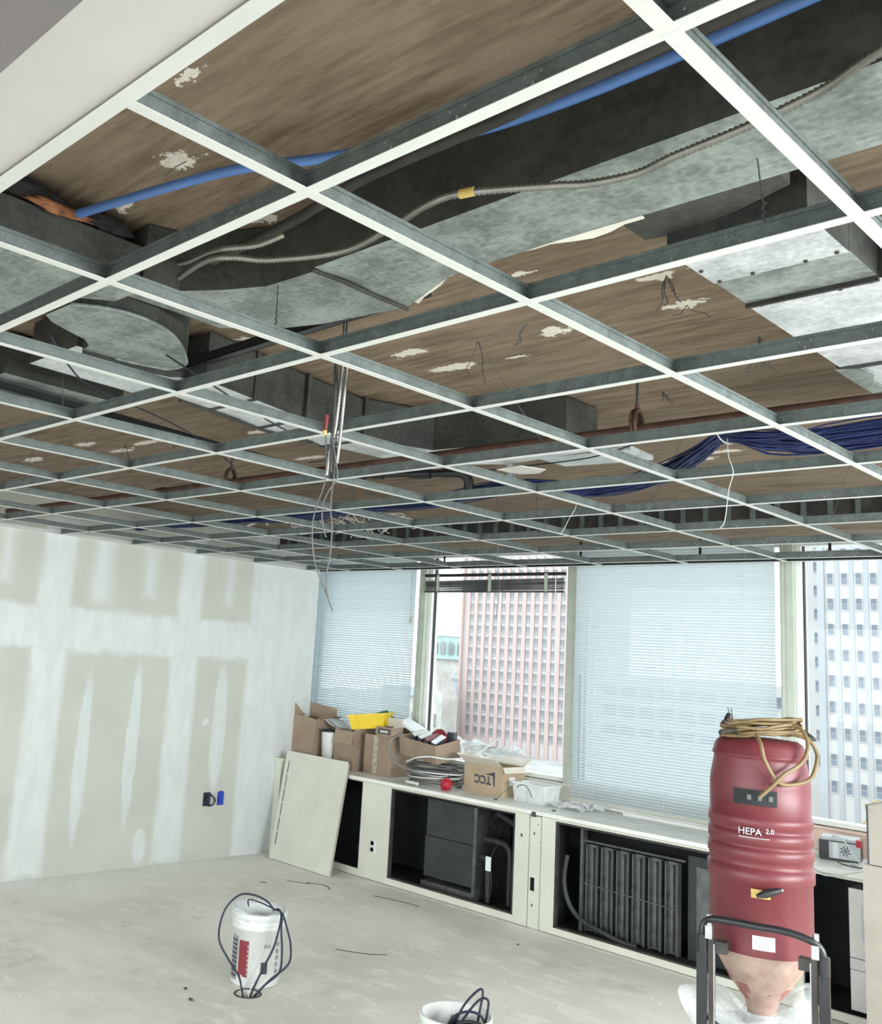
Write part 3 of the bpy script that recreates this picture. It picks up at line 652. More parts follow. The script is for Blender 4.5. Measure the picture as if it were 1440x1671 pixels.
# blue data cables
bc = thing('cable_bundle', (4.5, 3.4, 2.64), 'thick dark-blue data cable bundle draped across the ceiling towards the windows', 'cable bundle')
spine = [(7.6, 3.05, 2.66), (6.6, 3.12, 2.66), (5.934, 3.16, 2.655), (5.70, 3.15, 2.65), (5.533, 3.13, 2.665), (5.399, 3.12, 2.69), (5.18, 3.33, 2.68), (4.918, 3.55, 2.67), (4.651, 3.66, 2.66), (4.427, 3.66, 2.66), (4.23, 3.52, 2.665), (3.899, 3.55, 2.67), (3.472, 3.66, 2.665), (3.039, 3.66, 2.665), (2.68, 3.69, 2.665), (2.15, 3.80, 2.67), (1.5, 3.75, 2.68), (0.9, 3.85, 2.70), (0.08, 3.8, 2.70)]
rs = random.Random(3)
cb = M()
for k in range(72):
    a = rs.uniform(0, 2*PI); q = math.sqrt(rs.random()); ox, oz = q*math.cos(a), q*math.sin(a)
    pts = []
    for i, (x, y, z) in enumerate(spine):
        tight = 0.55 if i in (5,) else 1.0
        spread = 0.16 if x > 5.4 else (0.075 if x > 4.3 else 0.06)
        pts.append((x+rs.uniform(-.015, .015), y+ox*spread*tight+rs.uniform(-.01, .01), z+oz*0.028*tight+(rs.uniform(-.02, .006) if 5.4 < x or x < 5.1 else 0)))
    cb.tube(smooth_pts(pts, 3), 0.0031, 5, caps=False)
part('blue_cable', cb, 'blue_cable', bc, kind='stuff')
part('cable_tie', M().tube([(5.40+0.002, 3.12+0.075*math.cos(a), 2.69+0.03*math.sin(a)) for a in [2*PI*k/16 for k in range(17)]], 0.003, 5), 'white_plastic', bc, 'white tie holding the bundle')
sagwire([(5.44, 3.05, 2.66), (5.445, 3.05, 2.59), (5.462, 3.05, 2.53), (5.445, 3.05, 2.463), (5.429, 3.05, 2.35), (5.41, 3.05, 2.324)], 0.0012, 'white_plastic', 'tie_string', 'pale string dangling from the tied blue cable bundle', 'string')
sagwire([(3.16, 4.6, 2.86), (3.175, 4.6, 2.693), (3.196, 4.6, 2.376), (3.212, 4.6, 2.258), (3.197, 4.6, 2.065)], 0.0022, 'grey_cable', 'hanging_wire', 'single grey wire hanging straight down in front of the open window', 'wire')
sagwire([(3.98, 3.6, 2.86), (4.1, 3.62, 2.72), (4.35, 3.70, 2.62), (4.3, 3.72, 2.50), (4.26, 3.72, 2.44)], 0.0012, 'white_plastic', 'hanging_wire', 'thin pale wire curling below the deck beside the metal patch', 'wire')
sagwire([(6.3, 2.95, 2.70), (5.9, 2.93, 2.69), (5.2, 3.05, 2.70), (4.7, 3.30, 2.71), (4.2, 3.32, 2.71), (3.9, 3.40, 2.72)], 0.003, 'navy', 'loose_cable', 'loose navy cable strung ahead of the blue bundle', 'cable')
sagwire([(4.45, 0.85, 2.63), (4.25, 1.02, 2.61), (4.05, 1.22, 2.62), (3.70, 1.75, 2.66), (3.35, 2.2, 2.69), (3.0, 2.6, 2.70)], 0.003, 'navy', 'loose_cable', 'loose dark-blue cable crossing beneath the pale ducts at left', 'cable')
sagwire([(4.6, 1.15, 2.62), (4.2, 1.9, 2.62), (3.9, 2.5, 2.65), (3.6, 2.6, 2.66)], 0.003, 'black', 'loose_cable', 'black cable drooping behind the oval duct', 'cable')
# tangle over the left wall corner
tg = thing('cable_tangle', (2.2, 4.2, 2.60), 'tangle of white and blue cable ends above the grid near the left wall', 'cable')
tb = M(); tw = M()
for k in range(26):
    x, y = 1.5+rs.random()*1.1, 4.0+rs.random()*0.55
    pts = [(x, y, 2.72)]
    for q in range(4): pts.append((x+rs.uniform(-.22, .22), y+rs.uniform(-.2, .2), rs.uniform(2.60, 2.78)))
    (tw if k % 3 else tb).tube(smooth_pts(pts, 5), 0.0035, 5, caps=False)
part('white_cable', tw, 'white_plastic', tg, kind='stuff'); part('blue_cable', tb, 'blue_cable', tg, kind='stuff')
lf = [(1.2, 3.35), (0.9, 3.4)]
# wire tufts poking out of the deck
def tuft(x, y, label, n=5, L=0.10, mat='wire', seed=0):
    r = random.Random(seed); mb = M()
    for k in range(n):
        pts = [(x, y, SZ)]
        dx, dy = r.uniform(-.05, .05), r.uniform(-.05, .05)
        for q in (0.4, 0.75, 1.0): pts.append((x+dx*q+r.uniform(-.01, .01), y+dy*q+r.uniform(-.01, .01), SZ-L*q*r.uniform(.7, 1)))
        mb.tube(smooth_pts(pts, 4), 0.0014, 4)
    return solo('wire_tuft', mb, mat, label, 'wire')
tuft(5.76, 2.0, 'black wire tuft poking from the yellowed plaster near the bright duct', 5, .09, seed=1)
tuft(5.70, 2.235, 'short wire stub in the white plaster patch near the bright duct', 2, .04, seed=2)
tuft(5.75, 2.62, 'splayed pale wire ends hanging beside the torn end of the bright duct', 8, .13, 'grey_cable', 3)
tuft(5.22, 2.10, 'bent wire hook hanging from a plaster patch near the ceiling centre', 2, .09, seed=4)
tuft(4.98, 2.14, 'thin wire with an anchor plate left of the hooked wire', 2, .16, seed=5)
tuft(5.19, 3.03, 'wire ends in a dark gash by the red-brown pipe', 4, .05, seed=6)
tuft(5.225, 0.765, 'short black wire in the large plaster patch at upper left', 1, .06, seed=7)
tuft(2.20, 2.42, 'bent wires among the white patches at far left', 5, .12, seed=8)
tuft(2.75, 2.38, 'wire hook right of the far-left white patches', 3, .1, seed=9)
tuft(3.9, 2.0, 'thin wires by the torn seam of the long duct', 3, .1, seed=10)

# ================================================================ VENETIAN BLINDS
def slat_mesh(L):
    mb = M(); n = 4; w = 0.0125; vs = []
    for x in (0, L):
        for k in range(n+1):
            t = -1+2*k/n; vs.append((x, t*w, 0.0018*(1-t*t)))
    k = n+1
    mb.add(vs, [(i, i+1, k+i+1, k+i) for i in range(n)], 0, True)
    vs2 = [(x, y, z-0.0005) for x, y, z in vs]
    mb.add(vs2, [(k+i, k+i+1, i+1, i) for i in range(n)], 0, True)
    return mb.mesh('slat', 'slat')
def blind(x0, x1, y, ztop, zbot, label, cords, tilt=51, pitch=0.0215):
    t = thing('venetian_blind', ((x0+x1)/2, y, zbot), label, 'blind')
    part('head_rail', M().box(x0, x1, y-0.014, y+0.014, ztop-0.025, ztop), 'white_plastic', t)
    part('bottom_rail', M().box(x0, x1, y-0.011, y+0.011, zbot, zbot+0.014), 'white_plastic', t)
    me = slat_mesh(x1-x0); n = int((ztop-zbot-0.045)/pitch)
    for k in range(n):
        inst('slat', me, t, (x0, y, ztop-0.035-pitch*k), (math.radians(-tilt+random.uniform(-1.5, 1.5)), 0, 0))
    for cx in cords:
        part('ladder_cord', M().cyl((cx, y-0.0125, zbot), (cx, y-0.0125, ztop-0.02), 0.0009, 5), 'white_plastic', t)
    return t
b1 = blind(-0.40, 1.035, 6.195, 2.73, 0.80, 'white venetian blind lowered over the leftmost window, behind the cartons', (-0.05, 0.42, 0.90))
part('pull_cord', M().cyl((1.0, 6.165, 2.70), (1.01, 6.165, 2.17), 0.0015, 5), 'grey_cable', b1)
part('tassel', M().tube([(1.01, 6.165, 2.17), (1.012, 6.165, 2.14), (1.012, 6.165, 2.10)], [0.003, 0.009, 0.012], 8).tube([(1.02, 6.165, 2.16), (1.03, 6.165, 2.11), (1.025, 6.165, 2.07)], 0.002, 5), 'mullion', b1)
b3 = blind(2.735, 4.29, 6.195, 2.73, 0.80, 'white venetian blind lowered over the wide window left of the red machine', (2.83, 2.93, 3.50, 4.08))
part('pull_cord', M().tube([(2.80, 6.17, 1.75), (2.81, 6.17, 0.98)], 0.0016, 5), 'gasket', b3)
# raised blind in the open window, backlit shade put into its dark materials
br = thing('venetian_blind', (1.9, 6.18, 2.38), 'venetian blind pulled up into a dark stack across the top of the open window', 'blind')
part('head_rail', M().box(1.16, 2.64, 6.165, 6.195, 2.515, 2.54), 'black_steel', br)
rs_ = M().box(1.16, 2.63, 6.168, 6.192, 0, 0.0018).mesh('slat', 'fin', (1.9, 6.18, 0))
for k in range(26):
    o = inst('slat', rs_, br, (1.9, 6.18, 2.395+k*0.0036)); o.rotation_euler = (random.uniform(-.08, .08), -0.01+random.uniform(-.004, .004), random.uniform(-.004, .004))
part('bottom_rail', M().box(1.16, 2.63, 6.168, 6.192, 2.378, 2.392), 'iron', br)
for x in (1.32, 1.9, 2.47): part('ladder_tape', M().box(x-0.015, x+0.015, 6.160, 6.165, 2.385, 2.53), 'mullion', br)
part('tilt_wand', M().cyl((2.56, 6.165, 2.50), (2.585, 6.165, 1.45), 0.004, 6), 'white_plastic', br)

# ================================================================ WINDOW-WALL CABINETS
def frame_face(mb, x0, x1, z0, z1, holes, y0=CF, y1=CF+0.02, mi=0):
    xs = sorted(set([x0, x1]+[h for q in holes for h in q[:2]])); zs = sorted(set([z0, z1]+[h for q in holes for h in q[2:]]))
    for i in range(len(xs)-1):
        for j in range(len(zs)-1):
            cx, cz = (xs[i]+xs[i+1])/2, (zs[j]+zs[j+1])/2
            if any(a < cx < b and c < cz < d for a, b, c, d in holes): continue
            mb.box(xs[i], xs[i+1], y0, y1, zs[j], zs[j+1], mi)
WT = 0.784
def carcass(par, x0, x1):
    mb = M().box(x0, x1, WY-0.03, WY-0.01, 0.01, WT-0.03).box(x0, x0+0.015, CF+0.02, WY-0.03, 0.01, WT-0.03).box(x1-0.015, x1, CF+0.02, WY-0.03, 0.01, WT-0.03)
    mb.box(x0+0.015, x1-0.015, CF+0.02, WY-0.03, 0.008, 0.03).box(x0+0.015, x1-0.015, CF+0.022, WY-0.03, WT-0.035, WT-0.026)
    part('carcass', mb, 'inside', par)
ca = thing('base_cabinet', (1.4, 5.9, 0), 'cream metal cabinet with open black bays at left, below the cartons', 'cabinet')
mb = M(); frame_face(mb, 0.004, 2.765, 0.006, WT-0.03, [(0.12, 1.075, 0.06, 0.748), (1.41, 2.645, 0.055, 0.742), (2.690, 2.712, 0.59, 0.612)])
part('face_frame', mb, 'cream', ca); carcass(ca, 0.004, 2.765)
part('bay_trim', M().box(1.41, 1.425, CF-0.001, CF+0.03, 0.055, 0.742).box(1.41, 2.645, CF-0.0015, CF+0.03, 0.730, 0.742).box(1.41, 2.645, CF-0.001, CF+0.03, 0.055, 0.068).box(2.632, 2.645, CF-0.001, CF+0.03, 0.055, 0.742), 'iron', ca)
outl = part('outlet_plate', M().box(1.196, 1.266, CF-0.006, CF, 0.205, 0.322), 'label', ca, 'pale duplex socket plate')
for z in (0.238, 0.288): part('socket', M().lathe([(0.0001, 0), (0.017, 0), (0.017, 0.004)], n=14, mat=Matrix.Translation((1.231, CF-0.006, z)) @ Matrix.Rotation(PI/2, 4, 'X')), 'ink', outl)
# fan-coil unit in the second bay
fu = thing('fan_coil_unit', (1.95, 5.85, 0.03), 'dark grey boxy fan coil unit inside the second open bay', 'heater')
part('casing', M().box(1.69, 2.17, 5.76, 6.18, 0.425, 0.70), 'unit', fu)
part('lower_panel', M().box(1.685, 2.165, 5.755, 6.18, 0.12, 0.42), 'unit', fu)
part('side_channel', M().box(2.17, 2.20, 5.75, 6.18, 0.06, 0.70), 'fin', fu)
part('drain_pan', M().box(1.67, 2.19, 5.74, 6.18, 0.032, 0.085), 'fin', fu, 'scuffed metal drain pan')
for pp, lb in (([(2.20, 5.86, 0.47), (2.34, 5.86, 0.47), (2.42, 5.86, 0.44), (2.44, 5.86, 0.36), (2.44, 5.86, 0.04)], 'thick black lagged pipe bending down inside the second open bay'),
               ([(2.20, 5.80, 0.35), (2.26, 5.80, 0.34), (2.29, 5.80, 0.27), (2.29, 5.80, 0.04)], 'thinner black pipe beside the fan coil unit'),
               ([(2.22, 5.95, 0.62), (2.30, 5.90, 0.66), (2.5, 5.88, 0.60), (2.58, 5.88, 0.56)], 'black pipe crossing high in the second open bay')):
    pipe('lagged_pipe', pp, 0.022, 'unit', lb, 'pipe')
tgm = thing('white_tag', (2.36, 5.70, 0.2), 'white paper tag on a wire hanging inside the second open bay', 'tag')
part('tag_card', M().box(2.335, 2.385, 5.700, 5.702, 0.285, 0.385), 'paper', tgm)
part('tag_wire', M().tube(smooth_pts([(2.34, 5.705, 0.29), (2.33, 5.72, 0.18), (2.36, 5.72, 0.09), (2.39, 5.71, 0.19), (2.38, 5.705, 0.30), (2.37, 5.72, 0.385), (2.40, 5.80, 0.50), (2.42, 5.84, 0.46)], 5), 0.0018, 5), 'grey_cable', tgm)
pipe('bay_hose', [(0.96, 5.80, 0.04), (0.93, 5.78, 0.14), (0.95, 5.76, 0.22), (1.02, 5.75, 0.27), (1.06, 5.76, 0.28)], 0.012, 'unit', 'thin dark hose curving inside the leftmost open bay', 'hose')
# divider panel
dv = thing('divider_panel', (2.82, CF, 0), 'narrow cream cover strip with knock-out holes between the two cabinets', 'panel')
mb = M(); frame_face(mb, 2.772, 2.868, 0.004, WT-0.035, [(2.800, 2.816, 0.62, 0.64), (2.797, 2.812, 0.142, 0.162), (2.778, 2.822, 0.245, 0.335), (2.845, 2.852, 0.57, 0.58), (2.835, 2.844, 0.69, 0.70)], CF+0.004, CF+0.02)
part('strip', mb, 'cream', dv)
part('dark_cavity', M().box(2.772, 2.868, CF+0.04, CF+0.05, 0.01, WT-0.04), 'inside', dv)
# right cabinet
cbn = thing('base_cabinet', (4.2, 5.9, 0), 'cream metal cabinet with long open black bays below the wide blind', 'cabinet')
mb = M(); frame_face(mb, 2.875, 6.4, 0.006, WT-0.03, [(2.99, 4.36, 0.05, 0.742), (4.66, 5.25, 0.05, 0.742)])
part('face_frame', mb, 'cream', cbn); carcass(cbn, 2.875, 6.4)
part('bay_trim', M().box(2.99, 3.005, CF-0.001, CF+0.03, 0.05, 0.742).box(2.99, 4.36, CF-0.0015, CF+0.03, 0.728, 0.742).box(2.99, 4.36, CF-0.001, CF+0.03, 0.05, 0.062), 'iron', cbn)
rad = thing('finned_heater', (3.6, 5.85, 0.03), 'row of tall dull metal heater channels inside the third open bay', 'heater')
chan = M().box(-0.045, 0.045, 0.01, 0.03, 0, 0.56).box(-0.045, -0.038, -0.02, 0.03, 0, 0.56).box(0.038, 0.045, -0.02, 0.03, 0, 0.56).box(-0.008, 0.008, -0.012, 0.01, 0.02, 0.54).mesh('heater_channel', 'fin')
for k in range(6): inst('heater_channel', chan, rad, (3.185+k*0.118, 5.80, 0.045))
part('valve_row', M().cyl((3.12, 5.79, 0.345), (3.82, 5.79, 0.32), 0.006, 6).cyl((3.12, 5.80, 0.625), (3.86, 5.80, 0.625), 0.009, 8), 'fin', rad)
part('top_bracket', M().box(3.10, 3.12, 5.77, 5.83, 0.035, 0.70), 'fin', rad)
pan = thing('embossed_panel', (4.1, 5.85, 0.03), 'dark sheet panel with embossed upright rectangles beside the heater channels', 'panel')
part('sheet', M().box(3.86, 4.34, 5.84, 5.85, 0.035, 0.66), 'unit', pan)
for x in (3.92, 4.12):
    part('embossed_rib', M().box(x, x+0.11, 5.832, 5.84, 0.20, 0.60).box(x+0.012, x+0.098, 5.828, 5.832, 0.212, 0.588), 'fin', pan)
pipe('bay_hose', [(3.03, 5.72, 0.52), (3.02, 5.70, 0.36), (3.06, 5.70, 0.22), (3.16, 5.70, 0.13), (3.32, 5.70, 0.09), (3.46, 5.72, 0.055), (3.55, 5.75, 0.045)], 0.017, 'unit', 'dark ribbed hose curving in front of the heater channels', 'hose')
ub = thing('control_box', (5.0, 5.75, 0.03), 'scuffed white metal control box inside the rightmost open bay', 'electrical box')
part('box_upper', M().box(4.885, 5.2, 5.70, 5.95, 0.33, 0.69), 'label', ub)
part('box_band', M().box(4.885, 5.2, 5.698, 5.95, 0.27, 0.326), 'label', ub)
part('box_lower', M().box(4.885, 5.2, 5.70, 5.95, 0.06, 0.266), 'label', ub)
part('vent_plate', M().box(4.95, 5.2, 5.696, 5.70, 0.42, 0.60), 'silver', ub)
# worktop
wt = thing('worktop', (3.2, 5.9, WT-0.026), 'long pale worktop running below all the windows', 'worktop')
part('slab', M().box(0.003, 2.80, CF-0.012, WY-0.002, WT-0.026, WT), 'worktop', wt)
part('slab', M().box(2.803, 6.4, CF-0.012, WY-0.002, WT-0.026, WT), 'worktop', wt)
part('chipped_corner', M().prism([(2.792, CF-0.0135), (2.830, CF-0.0135), (2.812, CF+0.03)], WT-0.04, WT-0.006), 'ink', wt)
solo('loose_trim_strip', M().box(3.20, 3.90, 6.15, 6.175, WT, WT+0.022), 'white_plastic', 'loose white trim strip lying along the back of the worktop under the wide blind', 'trim')

# leaning louvred cover
lp = thing('leaning_cover', (0.6, 5.41, 0.0), 'cream sheet-metal cover leaning against the left cabinet, slotted down its left edge', 'cover panel')
A = Vector((0.205, 5.415, 0.002)); B = Vector((0.983, 5.397, 0.002)); Cc = Vector((0.125, 5.600, 0.893)); Dd = Vector((0.915, 5.600, 0.886))
def lean(u, v, d=0.0):
    p = A.lerp(B, u).lerp(Cc.lerp(Dd, u), v)
    nrm = (B-A).cross(Cc-A).normalized()
    return p-nrm*d if nrm.y > 0 else p+nrm*d
def lslab(mb, u0, u1, v0, v1, d0, d1, mi=0):
    vs = [lean(u, v, d) for u in (u0, u1) for v in (v0, v1) for d in (d0, d1)]
    mb.add(vs, [(0, 1, 3, 2), (4, 6, 7, 5), (0, 4, 5, 1), (2, 3, 7, 6), (0, 2, 6, 4), (1, 5, 7, 3)], mi)
mb = M(); lslab(mb, 0, 1, 0, 1, 0.0, 0.016); part('cover_sheet', mb, 'cream', lp)
mb = M(); lslab(mb, 0.97, 1.0, 0, 0.985, -0.022, -0.0005); part('return_edge', mb, 'cream_shaded', lp)
for k in range(6):
    mb = M(); v = 0.13+0.132*k; lslab(mb, 0.062, 0.073, v, v+0.115, 0.0155, 0.0172); part('slot', mb, 'ink', lp)
solo('cabinet_end_cap', M().box(0.003, 0.085, 5.56, 5.612, 0.0, 0.80).box(0.003, 0.10, 5.54, 5.61, 0.80, 0.822), 'cream', 'narrow cream end cap where the cabinet meets the left wall, behind the leaning cover', 'trim')

# wall boxes
wb = thing('junction_box', (0, 4.83, 0.434), 'open wall box with a coil of navy cable pushed through, left of the blue box', 'electrical box')
part('box_rim', M().box(0, 0.004, 4.79, 4.862, 0.434, 0.546), 'navy', wb)
part('cable_coil', M().tube(smooth_pts([(0.004, 4.82, 0.52), (0.03, 4.84, 0.535), (0.05, 4.87, 0.50), (0.045, 4.875, 0.455), (0.03, 4.85, 0.445), (0.02, 4.82, 0.48), (0.035, 4.84, 0.525), (0.055, 4.88, 0.49), (0.04, 4.865, 0.445), (0.02, 4.83, 0.44), (0.003, 4.815, 0.47)], 6), 0.006, 6), 'navy', wb)
solo('blue_wall_box', M().box(0, 0.012, 4.94, 5.0, 0.436, 0.545, 0).box(0.012, 0.02, 4.948, 4.992, 0.46, 0.52, 0).box(0.0, 0.016, 4.955, 4.985, 0.545, 0.552), 'blue_box', 'blue plastic electrical box on the left wall, right of the open box', 'electrical box')

# ================================================================ THINGS ON THE WORKTOP
def carton(loc, size, rot, label, mats=('card', 'card_in'), flaps=(), tilt=0.0, tiltx=0.0, tape=None, group=None, name='carton', th=0.004, mi_light=None):
    w, d, h = size
    t = thing(name, loc, label, 'box', group)
    mt = Matrix.Translation(loc) @ Matrix.Rotation(rot, 4, 'Z') @ Matrix.Rotation(tilt, 4, 'Y') @ Matrix.Rotation(tiltx, 4, 'X')
    mb = M()
    mb.box(-w/2, w/2, -d/2, d/2, 0, th, 0, mt)
    for x0, x1, y0, y1 in ((-w/2, w/2, -d/2, -d/2+th), (-w/2, w/2, d/2-th, d/2), (-w/2, -w/2+th, -d/2+th, d/2-th), (w/2-th, w/2, -d/2+th, d/2-th)):
        mb.box(x0, x1, y0, y1, th, h, 0, mt)
    part('box_body', mb, mats[0], t)
    for side, ang, L in flaps:
        a = math.radians(ang)
        if side in ('f', 'b'):
            s = -1 if side == 'f' else 1
            hinge = mt @ Matrix.Translation((0, s*d/2, h)) @ Matrix.Rotation(-s*a, 4, 'X')
            fb = M().box(-w/2+0.004, w/2-0.004, -0.002, 0.002, 0.0015, L, 0, hinge)
        else:
            s = -1 if side == 'l' else 1
            hinge = mt @ Matrix.Translation((s*w/2, 0, h)) @ Matrix.Rotation(s*a, 4, 'Y')
            fb = M().box(-0.002, 0.002, -d/2+0.004, d/2-0.004, 0.0015, L, 0, hinge)
        part('flap', fb, mats[1], t)
    if tape:
        x = tape
        part('tape_strip', M().box(x-0.028, x+0.028, -d/2-0.0012, -d/2-0.0002, 0.01, h-0.004, 0, mt), 'tape', t)
    return t, mt
carton((0.105, 5.88, WT+0.022), (0.30, 0.27, 0.395), 0.06, 'tall brown carton tilted against the left wall, flaps standing open', flaps=(('b', -12, 0.10), ('l', 10, 0.10), ('r', 55, 0.07)), tilt=math.radians(6), name='carton')
def crumple(name, c, sx, sy, sz, mat, label, cat, seed=1, n=14, sag=0.0):
    mb = M(); vs = []
    for i in range(n+1):
        for j in range(n+1):
            u, v = i/n-0.5, j/n-0.5
            k = Vector((u*4+seed, v*4, seed*1.7))
            vs.append((c[0]+u*sx+0.03*sx*noise.noise(k*2), c[1]+v*sy+0.03*sy*noise.noise(k*2+Vector((5, 0, 0))), c[2]+sz*(0.5+0.6*noise.noise(k)+0.35*noise.noise(k*2.7))-sag*(u*u+v*v)))
    fs = [(i*(n+1)+j, (i+1)*(n+1)+j, (i+1)*(n+1)+j+1, i*(n+1)+j+1) for i in range(n) for j in range(n)]
    mb.add(vs, fs, 0, False)
    zmin = min(p[2] for p in mb.v)
    if sag == 0: mb.v = [(p[0], p[1], p[2]-zmin+c[2]) for p in mb.v]
    o = solo(name, mb, mat, label, cat)
    so = o.modifiers.new('thickness', 'SOLIDIFY'); so.thickness = 0.0012
    return o
sh = M()
for k, (pz, rx, ry, rz, w) in enumerate(((1.150, .10, .42, .2, .24), (1.165, -.12, .30, -.25, .22))):
    mt = Matrix.Translation((0.40+k*0.03, 5.93, pz)) @ Euler((rx, ry, rz)).to_matrix().to_4x4()
    n = 6; vs = [(-w/2+w*i/n, -0.08+0.16*j/n, 0.010*noise.noise(Vector((i*.9+k*3, j*.7, 0)))) for i in range(n+1) for j in range(n+1)]
    sh.add(vs, [(i*(n+1)+j, (i+1)*(n+1)+j, (i+1)*(n+1)+j+1, i*(n+1)+j+1) for i in range(n) for j in range(n)], 0, False, mt)
solo('paper_sheets', sh, 'paper', 'rumpled blue-white paper sheets sticking out of the tall left carton', 'paper').modifiers.new('thickness', 'SOLIDIFY').thickness = 0.001
tu = thing('plastic_tub', (0.385, 5.85, WT), 'translucent white plastic tub between the two leftmost cartons', 'tub')
part('tub_body', M().lathe([(0.0001, WT+0.001), (0.055, WT+0.001), (0.07, WT+0.29), (0.074, WT+0.30), (0.066, WT+0.30), (0.052, WT+0.01)], (0.385, 5.85), 20), 'white_plastic', tu)
part('tub_lid', M().lathe([(0.0001, WT+0.32), (0.076, WT+0.318), (0.078, WT+0.30), (0.074, WT+0.30)], (0.385, 5.85), 20), 'black', tu, 'black lid')
carton((0.61, 5.955, WT), (0.255, 0.26, 0.335), -0.04, 'brown carton with its front flap folded down, under the yellow bin', flaps=(('f', 172, 0.12), ('r', 4, 0.02), ('b', 10, 0.05)))
carton((0.985, 6.01, WT), (0.335, 0.27, 0.33), -0.02, 'large closed-sided brown carton with a strip of shiny tape, right of the yellow bin', flaps=(('r', 80, 0.09), ('b', 2, 0.10)), tape=-0.03)
c3, m3 = carton((1.06, 5.93, WT+0.331), (0.20, 0.13, 0.075), -0.05, 'small pale-topped box with a printed label on the taped carton', ('card', 'card_white'), (('b', -5, 0.075), ('r', 60, 0.03)), name='small_box')
part('printed_label', M().box(-0.075, 0.075, -0.0665, -0.0655, 0.015, 0.06, 0, m3), 'ink', c3)
part('label_text', M().box(-0.05, 0.05, -0.0672, -0.0666, 0.028, 0.046, 0, m3), 'card_white', c3)
# yellow stacking bin
yb = thing('yellow_bin', (0.80, 5.93, 1.135), 'yellow plastic parts bin tipped on top of the cartons', 'bin')
ym = Matrix.Translation((0.80, 5.965, 1.155)) @ Matrix.Rotation(0.42, 4, 'Z') @ Matrix.Rotation(-0.13, 4, 'Y')
w2, d2, h2 = 0.17, 0.12, 0.125
bt = [(-w2*.88, -d2*.85, 0), (w2*.88, -d2*.85, 0), (w2*.88, d2*.85, 0), (-w2*.88, d2*.85, 0)]
tp = [(-w2, -d2, h2), (w2, -d2, h2), (w2, d2, h2), (-w2, d2, h2)]
ti = [(-w2+.006, -d2+.006, h2), (w2-.006, -d2+.006, h2), (w2-.006, d2-.006, h2), (-w2+.006, d2-.006, h2)]
bi = [(-w2*.86, -d2*.82, .006), (w2*.86, -d2*.82, .006), (w2*.86, d2*.82, .006), (-w2*.86, d2*.82, .006)]
part('bin_body', M().add(bt+tp+ti+bi, [(3, 2, 1, 0)]+[(i, (i+1) % 4, 4+(i+1) % 4, 4+i) for i in range(4)]+[(4+i, 4+(i+1) % 4, 8+(i+1) % 4, 8+i) for i in range(4)]+[(8+i, 8+(i+1) % 4, 12+(i+1) % 4, 12+i) for i in range(4)]+[(12, 13, 14, 15)], 0, False, ym), 'yellow', yb)
part('bin_rim', M().box(-w2-.008, w2+.008, -d2-.008, -d2, h2-.014, h2+.002, 0, ym).box(-w2-.008, w2+.008, d2, d2+.008, h2-.014, h2+.002, 0, ym).box(-w2-.008, -w2, -d2, d2, h2-.014, h2+.002, 0, ym).box(w2, w2+.008, -d2, d2, h2-.014, h2+.002, 0, ym), 'yellow', yb)
for y in (-0.05, 0.05): part('bin_rib', M().box(w2-0.008, w2+0.004, y-0.006, y+0.006, 0.02, h2-0.02, 0, ym), 'yellow', yb)
part('label_slot', M().box(w2*.93, w2+0.006, -0.04, 0.04, 0.045, 0.10, 0, ym), 'yellow', yb)
gm = M().prism([(0.74, 6.03), (0.93, 6.03), (0.95, 6.09), (0.84, 6.11)], 1.26, 1.264); gm.v = [(x, y, z+(0.06-abs(x-0.83)*0.55)) for x, y, z in gm.v]
solo('green_folder', gm, 'green', 'green plastic sheet peeking out of the yellow bin', 'sheet')
crumple('plastic_wrap', (0.60, 6.02, 1.17), 0.16, 0.14, 0.11, 'poly_thin', 'clear plastic wrap bunched behind the yellow bin', 'plastic wrap', 4)
bkm = Matrix.Translation((1.20, 6.09, 1.19)) @ Euler((0.15, 0.42, 0.2)).to_matrix().to_4x4()
solo('white_catalogue', M().box(-0.13, 0.13, -0.08, 0.08, 0, 0.022, 0, bkm).box(-0.127, 0.125, -0.077, 0.077, 0.004, 0.0185, 1, bkm), ['paper', 'card_white'], 'thick white catalogue leaning behind the taped carton', 'book')

# coil of armoured cable
cc = thing('cable_coil', (1.60, 5.94, WT), 'coil of grey metal-clad cable heaped on the worktop, under the open carton', 'cable coil')
r2 = random.Random(11)
def coil(n, z0, z1, R, cx, cy, jit, rr, mat, start=0):
    pts = []
    for k in range(n*14):
        a = start+2*PI*k/14; q = k/(n*14)
        R_ = R*(1+jit*math.sin(a*0.37+start)+r2.uniform(-.02, .02))
        pts.append((cx+R_*math.cos(a)*1.05, cy+0.80*R_*math.sin(a), z0+(z1-z0)*q+0.006*math.sin(a*1.3)))
    return M().tube(smooth_pts(pts, 3), rr, 6)
part('cable_turns', coil(6, WT+0.008, WT+0.085, 0.225, 1.60, 5.935, 0.07, 0.0068, 0), 'flex', cc)
part('cable_turns', coil(5, WT+0.085, WT+0.17, 0.235, 1.59, 5.945, 0.10, 0.0062, 0, 1.0), 'grey_cable', cc)
part('cable_turns', coil(2, WT+0.05, WT+0.13, 0.245, 1.61, 5.93, 0.05, 0.0055, 0, 2.2), 'white_plastic', cc, 'paler white cable turns')
part('big_loop', M().tube(smooth_pts([(1.55, 6.05, WT+0.15), (1.33, 6.08, WT+0.32), (1.22, 5.95, WT+0.36), (1.20, 5.80, WT+0.31), (1.27, 5.72, WT+0.22), (1.42, 5.69, WT+0.14), (1.60, 5.685, WT+0.11), (1.78, 5.70, WT+0.10), (1.84, 5.78, WT+0.10), (1.82, 5.88, WT+0.12)], 7), 0.0065, 8), 'steel', cc)
